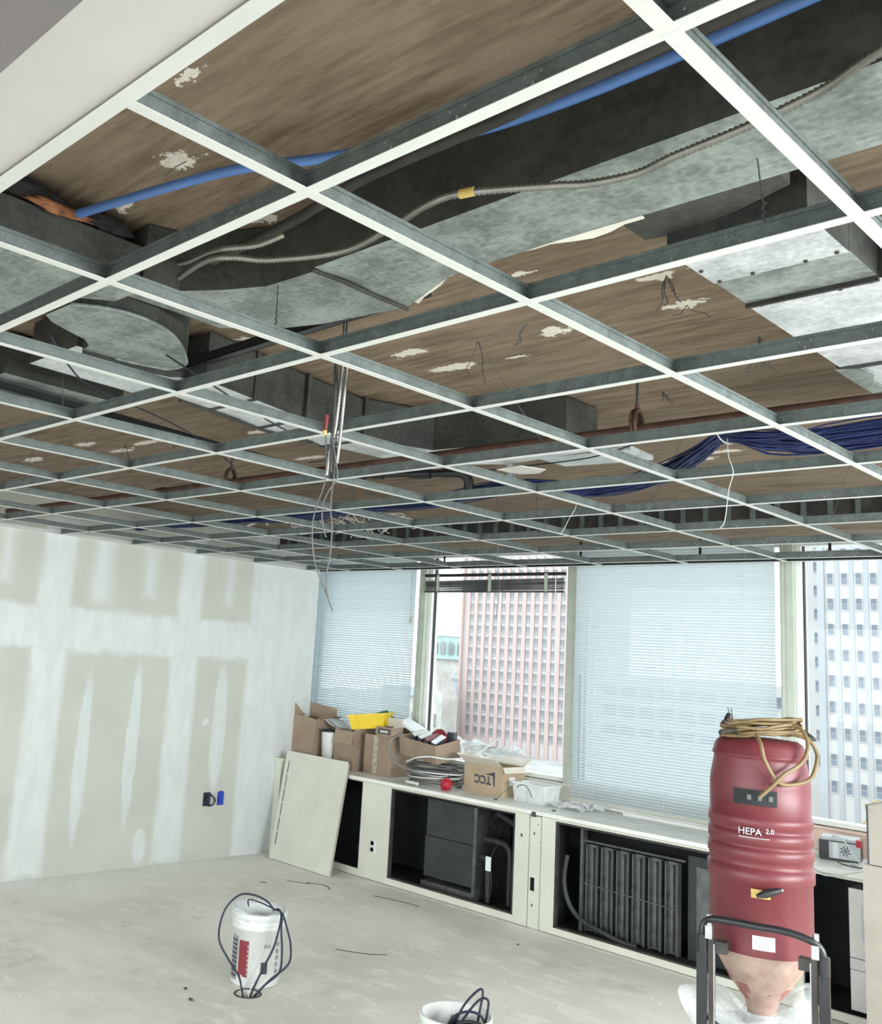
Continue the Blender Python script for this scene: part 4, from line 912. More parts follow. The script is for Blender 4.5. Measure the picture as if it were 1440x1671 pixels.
part('big_loop', M().tube(smooth_pts([(1.45, 5.74, WT+0.17), (1.60, 5.70, WT+0.22), (1.72, 5.72, WT+0.24), (1.85, 5.80, WT+0.235), (1.98, 5.92, WT+0.27), (2.10, 5.98, WT+0.36), (2.17, 6.0, WT+0.42)], 6), 0.006, 8), 'white_plastic', cc)
part('coupling', M().cyl((1.50, 5.70, WT+0.022), (1.63, 5.69, WT+0.02), 0.013, 8), 'white_plastic', cc)
sagwire([(2.17, 6.0, WT+0.42), (2.15, 6.02, WT+0.36), (1.95, 6.10, WT+0.33)], 0.0025, 'grey_cable', 'stiff_wire', 'stiff wire end jutting up behind the printed carton', 'wire')
# carton of red-and-black packets standing on the coil
c4, m4 = carton((1.475, 6.0, WT+0.215), (0.46, 0.27, 0.15), -0.12, 'open carton full of red and black packets, perched on the cable coil', mats=('card', 'card_in'), tilt=0.08, tiltx=0.20)
for k in range(4):
    pm = m4 @ Matrix.Translation((-0.14+0.085*k, 0.0-0.01*k, 0.045)) @ Matrix.Rotation(0.35, 4, 'Y') @ Matrix.Rotation(0.1*k, 4, 'Z')
    t = thing('packet', (m4 @ Vector((-0.14+0.085*k, 0, 0.045))), ['leftmost black packet with a pink-white edge in the open carton', 'second black packet from the left in the open carton', 'third black packet in the open carton, under the red disc', 'rightmost black packet in the open carton'][k], 'packet', 'packets in the open carton')
    part('packet_body', M().box(-0.022, 0.022, -0.09, 0.07, 0, 0.135, 0, pm), 'ink', t)
    part('packet_top', M().box(-0.023, 0.023, -0.091, 0.071, 0.135, 0.142, 0, pm), ['label', 'paper', 'dark_red', 'paper'][k], t)
dm_ = m4 @ Matrix.Translation((0.07, 0.045, 0.15)) @ Matrix.Rotation(0.9, 4, 'X') @ Matrix.Rotation(0.2, 4, 'Y')
rd = thing('red_disc_roll', m4 @ Vector((0.07, 0.045, 0.15)), 'dark red roll with a white core on top of the packets', 'roll')
part('roll_body', M().lathe([(0.028, -0.015), (0.075, -0.015), (0.075, 0.015), (0.028, 0.015), (0.028, -0.015)], n=24, mat=dm_, smooth=False), 'dark_red', rd)
part('roll_core', M().lathe([(0.018, -0.016), (0.0279, -0.016), (0.0279, 0.016), (0.018, 0.016), (0.018, -0.016)], n=20, mat=dm_, smooth=False), 'paper', rd, 'white core')
solo('black_packet', M().box(1.60, 1.67, 6.06, 6.11, WT+0.26, WT+0.42), 'ink', 'upright dark packet at the back of the open carton', 'packet')
lump('red_net_bag', (1.875, 5.755, WT+0.047), (0.045, 0.045, 0.047), 'red_bright', 'bright red netting bag squeezed between coil and printed carton', 'bag', 5, 0.4, 14)
# printed carton
c5, m5 = carton((2.125, 6.035, WT), (0.395, 0.265, 0.225), -0.06, 'tan carton printed with three upside-down letters, flaps open, right of the cable coil', ('card_light', 'card_white'), (('f', 55, 0.10), ('b', 60, 0.10), ('l', 60, 0.11), ('r', 150, 0.05)))
vs, fs = text_mesh('TCC', 0.085, 0.0004, 0.003)
tm = m5 @ Matrix.Translation((0.00, -0.1335, 0.115)) @ Matrix.Rotation(PI/2, 4, 'X') @ Matrix.Rotation(PI, 4, 'Z')
part('printed_letters', M().add(vs, fs, 0, False, tm), 'ink', c5, 'dark upside-down letters')
part('printed_swoosh', M().prism([(0.02, 0.155), (0.125, 0.18), (0.125, 0.07), (0.112, 0.085), (0.105, 0.15)], -0.0004, 0.0004, 0, m5 @ Matrix.Translation((0, -0.1332, 0)) @ Matrix.Rotation(PI/2, 4, 'X')), 'ink', c5)
part('sticker', M().box(0.1976, 0.1984, -0.045, 0.015, 0.085, 0.15, 0, m5), 'paper', c5, 'white sticker')
vs, fs = text_mesh('1', 0.04, 0.0003, 0.001)
part('sticker_number', M().add(vs, fs, 0, False, m5 @ Matrix.Translation((0.1988, -0.015, 0.118)) @ Matrix.Rotation(PI/2, 4, 'Z') @ Matrix.Rotation(PI/2, 4, 'X')), 'blue_cable', c5)
# plastic sheeting behind and clear tub
crumple('plastic_sheeting', (2.0, 6.14, WT+0.25), 0.55, 0.12, 0.14, 'poly_thin', 'crumpled clear sheeting heaped behind the printed carton', 'plastic sheeting', 7)
pc = thing('clear_tub', (2.56, 5.98, WT), 'clear plastic tub of fittings on the worktop before the middle mullion', 'tub')
pm = Matrix.Translation((2.555, 6.0, WT)) @ Matrix.Rotation(-0.05, 4, 'Z')
def tray(mb, w, d, h, fl=0.9, th=0.003, mat=None):
    b = [(-w*fl, -d*fl, 0), (w*fl, -d*fl, 0), (w*fl, d*fl, 0), (-w*fl, d*fl, 0)]; t = [(-w, -d, h), (w, -d, h), (w, d, h), (-w, d, h)]
    bi = [(x*(1-th/w), y*(1-th/d), z+th) for x, y, z in b]; ti = [(x*(1-th/w), y*(1-th/d), z) for x, y, z in t]
    mb.add(b+t+ti+bi, [(3, 2, 1, 0)]+[(i, (i+1) % 4, 4+(i+1) % 4, 4+i) for i in range(4)]+[(4+i, 4+(i+1) % 4, 8+(i+1) % 4, 8+i) for i in range(4)]+[(8+i, 8+(i+1) % 4, 12+(i+1) % 4, 12+i) for i in range(4)]+[(12, 13, 14, 15)], 0, False, mat)
mb = M(); tray(mb, 0.15, 0.10, 0.135, mat=pm); part('tub_body', mb, 'poly', pc)
part('tub_rim', M().box(-0.155, 0.155, -0.106, -0.10, 0.128, 0.137, 0, pm).box(-0.155, 0.155, 0.10, 0.106, 0.128, 0.137, 0, pm).box(-0.156, -0.15, -0.10, 0.10, 0.128, 0.137, 0, pm).box(0.15, 0.156, -0.10, 0.10, 0.128, 0.137, 0, pm), 'white_plastic', pc)
sagwire([(2.43, 5.93, WT+0.06), (2.46, 5.90, WT+0.11), (2.53, 5.90, WT+0.12), (2.58, 5.90, WT+0.06), (2.57, 5.92, WT+0.02)], 0.003, 'grey_cable', 'wire_loop', 'loop of grey wire inside the clear tub', 'wire')
sagwire([(2.33, 5.80, WT+0.004), (2.36, 5.85, WT+0.05), (2.44, 5.93, WT+0.145), (2.46, 5.94, WT+0.14)], 0.0018, 'wire', 'stiff_wire', 'thin stiff wire leaning from the worktop onto the clear tub', 'wire')
crumple('crumpled_bag', (2.84, 6.0, WT), 0.36, 0.20, 0.045, 'poly', 'crumpled plastic bag lying flat right of the clear tub', 'plastic bag', 9)
crumple('crumpled_bag', (3.0, 6.08, WT), 0.16, 0.13, 0.055, 'poly', 'small wad of plastic at the foot of the wide blind', 'plastic bag', 12)
for x, y, lb in ((2.36, 5.76, 'small dark cable clip beside the printed carton'), (2.88, 5.76, 'small dark plug on the worktop front edge')):
    solo('small_clip', M().box(x-0.012, x+0.008, y-0.006, y+0.006, WT, WT+0.009).cyl((x+0.008, y, WT+0.005), (x+0.016, y, WT+0.005), 0.004, 8), 'ink', lb, 'clip')

# charger at the right
dv_ = thing('battery_charger', (4.76, 6.02, WT), 'grey metal charger with fan grille and red corner, right of the red machine', 'charger')
dmx = Matrix.Translation((4.745, 6.02, WT+0.004)) @ Matrix.Rotation(0.25, 4, 'Z')
part('case_body', M().box(-0.12, 0.10, -0.08, 0.10, 0, 0.105, 0, dmx), 'black', dv_)
part('end_plate', M().box(-0.065, 0.10, -0.086, -0.0805, 0.008, 0.10, 0, dmx), 'silver', dv_)
part('top_cover', M().box(-0.11, 0.09, -0.078, 0.09, 0.106, 0.122, 0, dmx), 'silver', dv_)
part('corner_guard', M().box(0.078, 0.106, -0.088, -0.04, 0.085, 0.125, 0, dmx), 'red_bright', dv_)
part('rating_label', M().box(-0.045, -0.015, -0.0875, -0.0865, 0.01, 0.098, 0, dmx), 'paper', dv_)
gr = part('fan_grille', M().lathe([(0.0001, 0), (0.006, 0), (0.006, 0.0015)], n=12, mat=dmx @ Matrix.Translation((0.022, -0.0865, 0.056)) @ Matrix.Rotation(PI/2, 4, 'X')), 'ink', dv_)
for k in range(8):
    a = 2*PI*k/8
    sm2 = dmx @ Matrix.Translation((0.022, -0.0865, 0.056)) @ Matrix.Rotation(PI/2, 4, 'X') @ Matrix.Rotation(a, 4, 'Z')
    part('grille_slot', M().tube([(0.010, 0, 0.0008), (0.018, 0.004, 0.0008), (0.027, 0.012, 0.0008)], 0.0028, 5, mat=sm2), 'ink', gr)
sagwire([(4.63, 5.93, WT+0.085), (4.645, 5.85, WT+0.05), (4.66, 5.70, WT+0.02), (4.71, 5.605, WT-0.005), (4.79, 5.60, WT-0.035), (4.88, 5.605, WT-0.02), (4.95, 5.61, WT+0.006), (4.95, 5.70, WT+0.006), (4.93, 5.80, WT+0.006), (4.85, 5.85, WT+0.006)], 0.0045, 'white_plastic', 'charger_cable', 'white cable looping off the worktop front beside the charger', 'cable')
sagwire([(4.70, 5.98, WT+0.13), (4.78, 5.92, WT+0.13), (4.86, 5.86, WT+0.06), (4.92, 5.80, WT+0.018), (4.90, 5.74, WT+0.012), (4.82, 5.76, WT+0.010), (4.86, 5.84, WT+0.016), (4.95, 5.82, WT+0.02)], 0.0035, 'white_plastic', 'charger_cable', 'thin white lead draped across the charger face', 'cable')
sagwire([(4.80, 5.78, WT+0.020), (4.85, 5.72, WT+0.020), (4.93, 5.70, WT+0.020), (4.97, 5.76, WT+0.020)], 0.0035, 'navy', 'charger_cable', 'short navy lead on the worktop beside the charger', 'cable')

# tall cream cupboard at the right edge, its shade put into the colour
tc = thing('tall_cupboard', (5.4, 5.45, 0), 'tall shaded-cream metal cupboard end standing at the right edge before the worktop', 'cupboard')
part('lower_section', M().box(5.10, 5.75, 5.30, 5.60, 0.0, 0.892), 'cream_shaded', tc)
part('upper_section', M().box(5.128, 5.75, 5.305, 5.60, 0.896, 1.19), 'cream_shaded', tc)
part('edge_strip', M().box(5.124, 5.132, 5.301, 5.60, 0.896, 1.192), 'ink', tc, 'dark edge strip')

# ================================================================ DUST EXTRACTOR
AX, AY = 5.505, 3.15
ext = thing('dust_extractor', (AX, AY, 0), 'tall dusty red drum-shaped dust extractor on a black wheeled frame', 'dust extractor')
R = 0.164
prof = [(0.0001, 1.588), (0.06, 1.588), (0.125, 1.583), (0.140, 1.573), (0.148, 1.56), (0.156, 1.532), (0.158, 1.528), (0.150, 1.526), (0.151, 1.515), (0.162, 1.455), (0.164, 1.43), (R, 1.335), (R+.004, 1.332), (R+.005, 1.303), (R, 1.30), (R, 1.285), (R+.005, 1.282), (R+.006, 1.25), (R+.001, 1.247), (R+.001, 1.235), (R+.006, 1.232), (R+.007, 1.20), (R+.002, 1.197), (R+.002, 1.17), (R+.008, 1.167), (R+.008, 1.125), (R+.001, 1.12), (R+.001, 0.93), (R-.001, 0.90)]
part('drum_body', M().lathe(prof, (AX, AY), 64), 'drum', ext)
part('dust_cone', M().lathe([(R-.002, 0.90), (R-.006, 0.893), (0.10, 0.79), (0.055, 0.735), (0.045, 0.70), (0.044, 0.66)], (AX, AY), 48), 'cone', ext)
def on_drum(px, z, r=R+0.002):
    """angle on the drum surface for a horizontal offset px (metres) right of its centre as seen by the camera side"""
    base = math.atan2(-0.3409-AY, 7.0322-AX)
    return base+math.asin(max(-.99, min(.99, px/r)))
def drum_patch(name, x0, x1, z0, z1, mat, lift=0.002, par=ext, label=None, bend=10, th=0.0035):
    mb = M(); vi = []; r = R+lift
    for k in range(bend+1):
        a = on_drum(x0+(x1-x0)*k/bend, 0, R+0.01)
        for z in (z0, z1):
            for rr in (r, r+th): vi.append((AX+rr*math.cos(a), AY+rr*math.sin(a), z))
    fs = []
    for k in range(bend):
        o = k*4; p = o+4
        fs += [(o, p, p+1, o+1), (o+2, o+3, p+3, p+2), (o+1, p+1, p+3, o+3), (o, o+2, p+2, p)]
    fs += [(0, 1, 3, 2), (bend*4, bend*4+2, bend*4+3, bend*4+1)]
    mb.add(vi, fs); return part(name, mb, mat, par, label)
cp = drum_patch('control_panel', -0.085, 0.055, 1.375, 1.425, 'inside', 0.001)
for k in range(3):
    q = drum_patch('switch_key', -0.040+0.034*k, -0.027+0.034*k, 1.392, 1.408, 'fin', 0.0045, cp, bend=3, th=0.003)
vs, fs = text_mesh('HEPA', 0.031, 0.0006, 0.0002); vs2, fs2 = text_mesh('2.0', 0.022, 0.0006, 0.0004)
def wrap(vs, cx, cz):
    out = []
    for x, y, z in vs:
        a = on_drum(cx+x, 0, R+0.01); rr = R+0.0085+z; out.append((AX+rr*math.cos(a), AY+rr*math.sin(a), cz+y+0.012*0))
    return out
part('lettering', M().add(wrap(vs, -0.032, 1.290), fs).add(wrap(vs2, 0.030, 1.296), fs2), 'silver', ext, 'pale raised product lettering')
drum_patch('lettering_rule', -0.068, 0.030, 1.270, 1.2725, 'silver', 0.006, th=0.001)
drum_patch('warning_label', -0.030, 0.030, 1.085, 1.112, 'label_yellow', 0.0075, th=0.001)
la = on_drum(0.025, 0); hp = Vector((AX+(R+0.03)*math.cos(la), AY+(R+0.03)*math.sin(la), 1.108))
part('valve_handle', M().tube([hp+Vector((-0.030, -0.032, -0.010)), hp+Vector((-0.012, -0.012, -0.002)), hp+Vector((0.012, 0.008, 0.008)), hp+Vector((0.026, 0.02, 0.014))], [0.006, 0.013, 0.011, 0.007], 10), 'black', ext)
part('handle_cap', M().tube([hp+Vector((0.026, 0.02, 0.014)), hp+Vector((0.030, 0.024, 0.016))], 0.0055, 10), 'steel', ext)
drum_patch('instruction_label', -0.028, 0.044, 0.925, 0.968, 'label', 0.0015, th=0.001)
lab = [o for o in ext.children if o.name.startswith('instruction_label')][0]
for k in range(5): drum_patch('printed_line', -0.022, 0.036-0.008*(k % 2), 0.958-0.0075*k, 0.9605-0.0075*k, 'silver', 0.0026, lab, th=0.0004, bend=6)
# frame: two posts and a bowed bar
PLx, PLy, PRx, PRy = 5.372, 2.985, 5.705, 3.205
PL = Vector((5.418, 2.90, 0)); PR = Vector((5.768, 2.998, 0))
dirn = (PR-PL).normalized(); outw = Vector((dirn.y, -dirn.x, 0))
fr = M()
bar_pts = [PL+Vector((0, 0, 0.90)), PL+Vector((0, 0, 0.965)), PL+dirn*0.012+Vector((0, 0, 0.995)), PL+dirn*0.04+outw*0.01+Vector((0, 0, 1.008)), PL.lerp(PR, .3)+outw*0.018+Vector((0, 0, 1.012)), PL.lerp(PR, .5)+outw*0.022+Vector((0, 0, 1.012)), PL.lerp(PR, .7)+outw*0.018+Vector((0, 0, 1.012)), PR-dirn*0.045+outw*0.01+Vector((0, 0, 1.0)), PR-dirn*0.012+Vector((0, 0, 0.98)), PR+Vector((0, 0, 0.945)), PR+Vector((0, 0, 0.88))]
part('handle_bar', M().tube(smooth_pts(bar_pts, 6), 0.0115, 12), 'black_steel', ext)
for pt in (PL, PR):
    mt = Matrix.Translation((pt.x, pt.y, 0)) @ Matrix.Rotation(math.atan2(dirn.y, dirn.x), 4, 'Z')
    part('frame_post', M().box(-0.016, 0.016, -0.009, 0.009, 0.09, 0.915, 0, mt).tube([(0.0, 0.0, 0.90), (0.0, 0, 0.955)], 0.018, 10, mat=mt), 'black_steel', ext)
    s = 1 if pt is PL else -1
    part('inner_rail', M().box(s*0.020, s*0.036, -0.006, 0.012, 0.12, 0.95, 0, mt), 'iron', ext)
    part('guide_edge', M().box(s*0.0365, s*0.040, -0.006, 0.012, 0.12, 0.93, 0, mt), 'steel', ext)
    part('post_clamp', M().box(s*0.012, s*0.034, -0.014, 0.02, 0.945, 0.985, 0, mt).cyl(mt @ Vector((s*0.022, 0, 0.98)), mt @ Vector((s*0.022, 0, 1.018)), 0.010, 10), 'steel', ext)
    part('drum_bracket', M().box(s*0.034, s*0.075, 0.01, 0.05, 0.90, 0.935, 0, mt), 'iron', ext)
base = [PL+outw*0.02, PR+outw*0.02, PR-outw*0.46, PL-outw*0.46]
part('base_frame', M().tube([p+Vector((0, 0, 0.10)) for p in base]+[base[0]+Vector((0, 0, 0.10))], 0.016, 8), 'black_steel', ext)
for p in (PL-outw*0.42-dirn*0.04, PR-outw*0.42+dirn*0.04):
    wm = Matrix.Translation((p.x, p.y, 0.10)) @ Matrix.Rotation(math.atan2(dirn.y, dirn.x), 4, 'Z') @ Matrix.Rotation(PI/2, 4, 'Y')
    part('wheel', M().lathe([(0.0001, -0.02), (0.05, -0.02), (0.09, -0.018), (0.10, -0.01), (0.10, 0.01), (0.09, 0.018), (0.05, 0.02), (0.0001, 0.02)], n=24, mat=wm), 'black', ext)
for p in (PL+outw*0.02, PR+outw*0.02):
    part('castor', M().lathe([(0.0001, 0.001), (0.02, 0.003), (0.032, 0.02), (0.034, 0.04), (0.02, 0.06), (0.015, 0.09)], (p.x, p.y), 14), 'black', ext)
part('collection_bin', M().lathe([(0.0001, 0.115), (0.13, 0.115), (0.145, 0.14), (0.15, 0.50), (0.155, 0.52), (0.13, 0.53), (0.05, 0.53), (0.045, 0.67)], (AX, AY), 32), 'black', ext)
# polythene bag gathered round the cone outlet
bg = M(); n = 72; rows = [(0.70, 0.062, .02), (0.68, 0.050, .015), (0.655, 0.052, .02), (0.645, 0.12, .06), (0.64, 0.17, .10), (0.60, 0.195, .13), (0.50, 0.20, .12), (0.36, 0.19, .10), (0.2, 0.16, .10)]
vs = []
for j, (z, r, am) in enumerate(rows):
    for i in range(n):
        a = 2*PI*i/n; w_ = am*(noise.noise(Vector((math.cos(a)*3.2, math.sin(a)*3.2, j*0.25)))+0.55*math.sin(11*a+j*.3)*0.5)
        vs.append((AX+(r*(1+w_))*math.cos(a), AY+(r*(1+w_))*math.sin(a), z+0.05*am*math.sin(5*a)))
bg.add(vs, [(j*n+i, j*n+(i+1) % n, (j+1)*n+(i+1) % n, (j+1)*n+i) for j in range(len(rows)-1) for i in range(n)], 0, True)
bag = solo('collection_bag', bg, 'poly', 'translucent polythene bag gathered under the red drum, over the dark bin', 'plastic bag', loc=(AX, AY, 0.2))
fr2 = M(); vs = []
for j, (z, r) in enumerate(((0.655, 0.052), (0.68, 0.10), (0.705, 0.150), (0.71, 0.20), (0.70, 0.235))):
    for i in range(n):
        a = 2*PI*i/n; am = 0.05+0.05*j; w_ = am*(1.6*noise.noise(Vector((math.cos(a)*2.5+4, math.sin(a)*2.5, 0.3*j)))+0.4*math.sin(7*a))
        vs.append((AX+r*(1+w_)*math.cos(a), AY+r*(1+w_)*math.sin(a), z+0.16*w_*(j > 1)-0.02*j*math.sin(3*a+1)))
fr2.add(vs, [(j*n+i, (j+1)*n+i, (j+1)*n+(i+1) % n, j*n+(i+1) % n) for j in range(4) for i in range(n)], 0, True)
o = part('bag_frill', fr2, 'poly_thin', bag)
ta = on_drum(0.0, 0); tx, ty = AX+0.215*math.cos(ta), AY+0.215*math.sin(ta)
part('outlet_clip', M().tube([(tx, ty, 0.66), (tx+.004, ty-.004, 0.63), (tx, ty, 0.60)], [0.012, 0.016, 0.012], 10), 'dark_red', bag, 'small red clip')
part('strap', M().tube([(AX+0.23*math.cos(ta+t), AY+0.23*math.sin(ta+t), 0.64+0.05*abs(t)-0.02*t) for t in [-.9+.15*k for k in range(13)]], 0.008, 6), 'ink', bag)
# power cord heaped on the drum lid
pcx = thing('power_cord', (AX, AY, 1.59), 'ochre power cord heaped on top of the red drum, two loops hanging down its front', 'cable')
r3 = random.Random(5); Rv = Vector((rt.x, rt.y, 0)).normalized(); Fv = Vector((fwd.x, fwd.y, 0)).normalized()
def dp(a, b, z): return Vector((AX, AY, z))+Rv*a+Fv*b       # a: right, b: away from the door side
hp_ = M()
for k in range(9):
    ph = r3.uniform(-.3, .3); pts = []
    for q in range(14):
        a = 2*PI*q/13; pts.append(dp((0.125+r3.uniform(-.02, .02))*math.cos(a)+r3.uniform(-.008, .008), (0.055+0.03*(k % 3)/2)*math.sin(a)-0.02+0.03*ph, 1.600+0.006*k+r3.uniform(-.004, .006)+0.012*math.cos(a+ph)))
    hp_.tube(smooth_pts(pts, 4), 0.0058, 7)
part('cord_heap', hp_, 'cord', pcx)
part('front_loop', M().tube(smooth_pts([dp(-0.06, -0.12, 1.605), dp(-0.065, -0.168, 1.575), dp(-0.060, -0.182, 1.53), dp(-0.035, -0.186, 1.48), dp(-0.01, -0.190, 1.455), dp(0.04, -0.186, 1.455), dp(0.10, -0.165, 1.475), dp(0.135, -0.135, 1.52), dp(0.145, -0.115, 1.56), dp(0.12, -0.10, 1.60), dp(0.05, -0.06, 1.615)], 7), 0.0065, 8), 'cord', pcx)
part('front_loop', M().tube(smooth_pts([dp(0.02, -0.05, 1.63), dp(0.09, -0.09, 1.64), dp(0.105, -0.135, 1.60), dp(0.09, -0.160, 1.55), dp(0.055, -0.178, 1.515), dp(0.0, -0.194, 1.485), dp(-0.035, -0.194, 1.45), dp(-0.080, -0.186, 1.405)], 7), 0.0068, 8), 'cord', pcx)
part('side_loop', M().tube(smooth_pts([dp(0.05, 0.03, 1.62), dp(0.11, 0.02, 1.635), dp(0.15, 0.0, 1.625), dp(0.185, -0.02, 1.595), dp(0.16, -0.04, 1.60), dp(0.10, -0.05, 1.612)], 6), 0.0055, 7), 'iron', pcx)
part('plug', M().tube([dp(-0.125, -0.02, 1.62), dp(-0.115, -0.02, 1.645), dp(-0.11, -0.02, 1.665)], [0.011, 0.016, 0.010], 8).cyl(dp(-.112, -.02, 1.665), dp(-.118, -.02, 1.685), 0.002, 5).cyl(dp(-.104, -.02, 1.665), dp(-.106, -.02, 1.685), 0.002, 5), 'black', pcx)
part('cord_end', M().tube([dp(-0.10, -0.06, 1.612), dp(-0.15, -0.08, 1.605), dp(-0.172, -0.09, 1.60)], [0.005, 0.005, 0.008], 7).tube([dp(-0.10, -0.03, 1.625), dp(-0.14, -0.04, 1.635)], [0.005, 0.008], 7), 'iron', pcx)

# ================================================================ BUCKETS
def bucket(c, label, lbl):
    x, y = c
    b = thing('bucket', (x, y, 0), label, 'bucket')
    part('bucket_shell', M().lathe([(0.0001, 0.002), (0.126, 0.002), (0.131, 0.008), (0.136, 0.285), (0.146, 0.288), (0.147, 0.312), (0.140, 0.314), (0.141, 0.338), (0.148, 0.342), (0.149, 0.365), (0.143, 0.37), (0.138, 0.366), (0.134, 0.30), (0.127, 0.02), (0.0001, 0.015)], (x, y), 40), 'white_plastic', b)
    return b
BX, BY = 2.645, 3.315
b1_ = bucket((BX, BY), 'white bucket with a red label and clear liner, beside the floor hole', True)
ca_ = math.atan2(-0.3409-BY, 7.0322-BX)
def bpatch(name, a0, a1, z0, z1, mat, par, lift=0.0015, n=8, label=None):
    vs = []
    for k in range(n+1):
        a = ca_+a0+(a1-a0)*k/n
        for z in (z0, z1):
            r_ = 0.131+0.005*z/0.285+lift; vs.append((BX+r_*math.cos(a), BY+r_*math.sin(a), z))
    return part(name, M().add(vs, [(2*k, 2*k+2, 2*k+3, 2*k+1) for k in range(n)]), mat, par, label)
rl = bpatch('printed_label', -0.78, -0.33, 0.055, 0.235, 'dark_red', b1_, label='faded red label')
for k in range(7): bpatch('label_line', -0.37, -0.345, 0.065+0.023*k, 0.078+0.023*k, 'label', rl, 0.0022, 2)
tb_ = bpatch('text_band', -1.35, -0.86, 0.03, 0.25, 'silver', b1_, label='grey band of printed lettering')
for k in range(9): bpatch('text_bar', -1.30+0.02*(k % 2), -0.90, 0.045+0.022*k, 0.057+0.022*k, 'ink', tb_, 0.0024, 5)
bpatch('dark_square', 0.20, 0.48, 0.075, 0.135, 'ink', b1_, label='small dark printed square')
for k in range(5): bpatch('side_print', 0.86, 1.05-0.03*(k % 2), 0.07+0.034*k, 0.09+0.034*k, 'silver', b1_, 0.0018, 3)
bpatch('small_print', 0.30, 0.55, 0.205, 0.222, 'silver', b1_, 0.0018, 4)
lin_ = M(); n = 56; vs = []
for j, (z, r) in enumerate(((0.10, 0.120), (0.25, 0.126), (0.355, 0.130), (0.38, 0.140), (0.375, 0.153), (0.365, 0.156), (0.355, 0.155), (0.345, 0.153), (0.335, 0.152))):
    for i in range(n):
        a = 2*PI*i/n; w_ = 0.03*noise.noise(Vector((math.cos(a)*3, math.sin(a)*3, j*.4))) if 1 < j else 0
        up_ = 0.02*(1 if 2 < j < 5 else 0)*max(0, math.sin(a-ca_-PI*.9))
        vs.append((BX+r*(1+w_)*math.cos(a), BY+r*(1+w_)*math.sin(a), z+up_+(0.018*noise.noise(Vector((a*3, j, 0))) if j > 2 else 0)))
lin_.add(vs, [(j*n+i, j*n+(i+1) % n, (j+1)*n+(i+1) % n, (j+1)*n+i) for j in range(8) for i in range(n)], 0, True)
solo('bucket_liner', lin_, 'poly_thin', 'clear plastic liner folded over the rim of the bucket beside the floor hole', 'plastic liner')
# cables rising out of the floor hole
Dh = 0
cam0 = Vector((7.0322, -0.3409, 1.7746))
Rw = Vector((rt.x, rt.y, 0)).normalized(); Tw = Vector((cam0.x-HOLE[0], cam0.y-HOLE[1], 0)).normalized()
def hc(a, z, t=0.0): return Vector((HOLE[0], HOLE[1], 0))+Rw*a+Vector((0, 0, z))+Tw*t
fcx = thing('floor_cables', (HOLE[0], HOLE[1], 0), 'navy data cables looping out of the floor hole around the first bucket', 'cable')
for pts in ([(-.02, -.06), (-.05, .10), (-.115, .22), (-.172, .34), (-.178, .45, -.04), (-.15, .56, -.08), (-.085, .64, -.10), (-.01, .645, -.10), (.06, .61, -.10), (.10, .56, -.10)],
            [(0, -.06), (.03, .05), (.07, .18), (.115, .32), (.135, .44), (.145, .53, -.04), (.13, .555, -.10), (.10, .54, -.12)],
            [(.005, -.06), (.08, .06), (.155, .16), (.162, .30), (.150, .44), (.150, .52, -.03)],
            [(.01, -.06), (.10, .09), (.20, .22), (.205, .35), (.18, .46), (.155, .54, -.03), (.145, .55, -.05)]):
    part('loop_cable', M().tube(smooth_pts([hc(p[0], p[1]*0.72, *(p[2:])) for p in pts], 7), 0.0056, 6), 'navy', fcx)
part('white_wire', M().tube([hc(-.03, -.05), hc(-.035, .06), hc(-.045, .09)], 0.003, 5).tube([hc(.0, -.05), hc(.01, .02), hc(.02, .05)], 0.003, 5), 'white_plastic', fcx)
sagwire([(BX-.08, BY-.02, .372), (BX-.03, BY-.06, .42), (BX+.03, BY-.03, .415), (BX+.10, BY+.05, .375)], 0.004, 'navy', 'bucket_cable', 'short navy cable arching over the mouth of the first bucket', 'cable')
solo('hole_rim', M().lathe([(0.062, 0.0005), (0.064, 0.003), (0.072, 0.003), (0.074, 0.0005)], HOLE, 28), 'iron', 'dark metal ring around the hole in the floor', 'floor ring')
B2X, B2Y = 4.30, 3.02
b2_ = bucket((B2X, B2Y), 'white bucket of dark cables at the bottom edge of the photo', False)
pk = M(); tray(pk, 0.07, 0.05, 0.14, mat=Matrix.Translation((B2X-0.02, B2Y-0.02, 0.20)) @ Euler((0.3, 0.5, 0.6)).to_matrix().to_4x4())
solo('grey_card', pk, 'silver', 'grey card box lying inside the cable bucket', 'box')
fc3 = thing('bucket_cables', (B2X, B2Y, 0.25), 'dark navy cables looping out of the bucket at the bottom of the photo', 'cable')
def b2(a, z, t): return Vector((B2X, B2Y, z))+Rw*a+Tw*t
for pts in ([(-.02, .30, 0), (.03, .40, 0), (.09, .455, -.02), (.11, .45, -.02), (.095, .38, 0), (.085, .32, 0)],
            [(-.01, .30, .02), (.05, .39, .02), (.10, .43, .0), (.13, .42, 0), (.12, .34, 0)],
            [(-.06, .28, .05), (-.03, .36, .05), (.03, .39, .04), (.09, .38, .04), (.12, .33, .03)],
            [(-.05, .30, .06), (.0, .345, .08), (.06, .36, .09), (.12, .34, .09), (.15, .31, .08)]):
    part('loop_cable', M().tube(smooth_pts([b2(*p) for p in pts], 7), 0.0050, 6), 'navy', fc3)
part('black_flex', flexr([b2(-.05, .30, .07), b2(0, .365, .10), b2(.06, .375, .12), b2(.12, .34, .13), b2(.18, .27, .14), b2(.20, .15, .15)], 0.008), 'black', fc3, 'black ribbed hose')

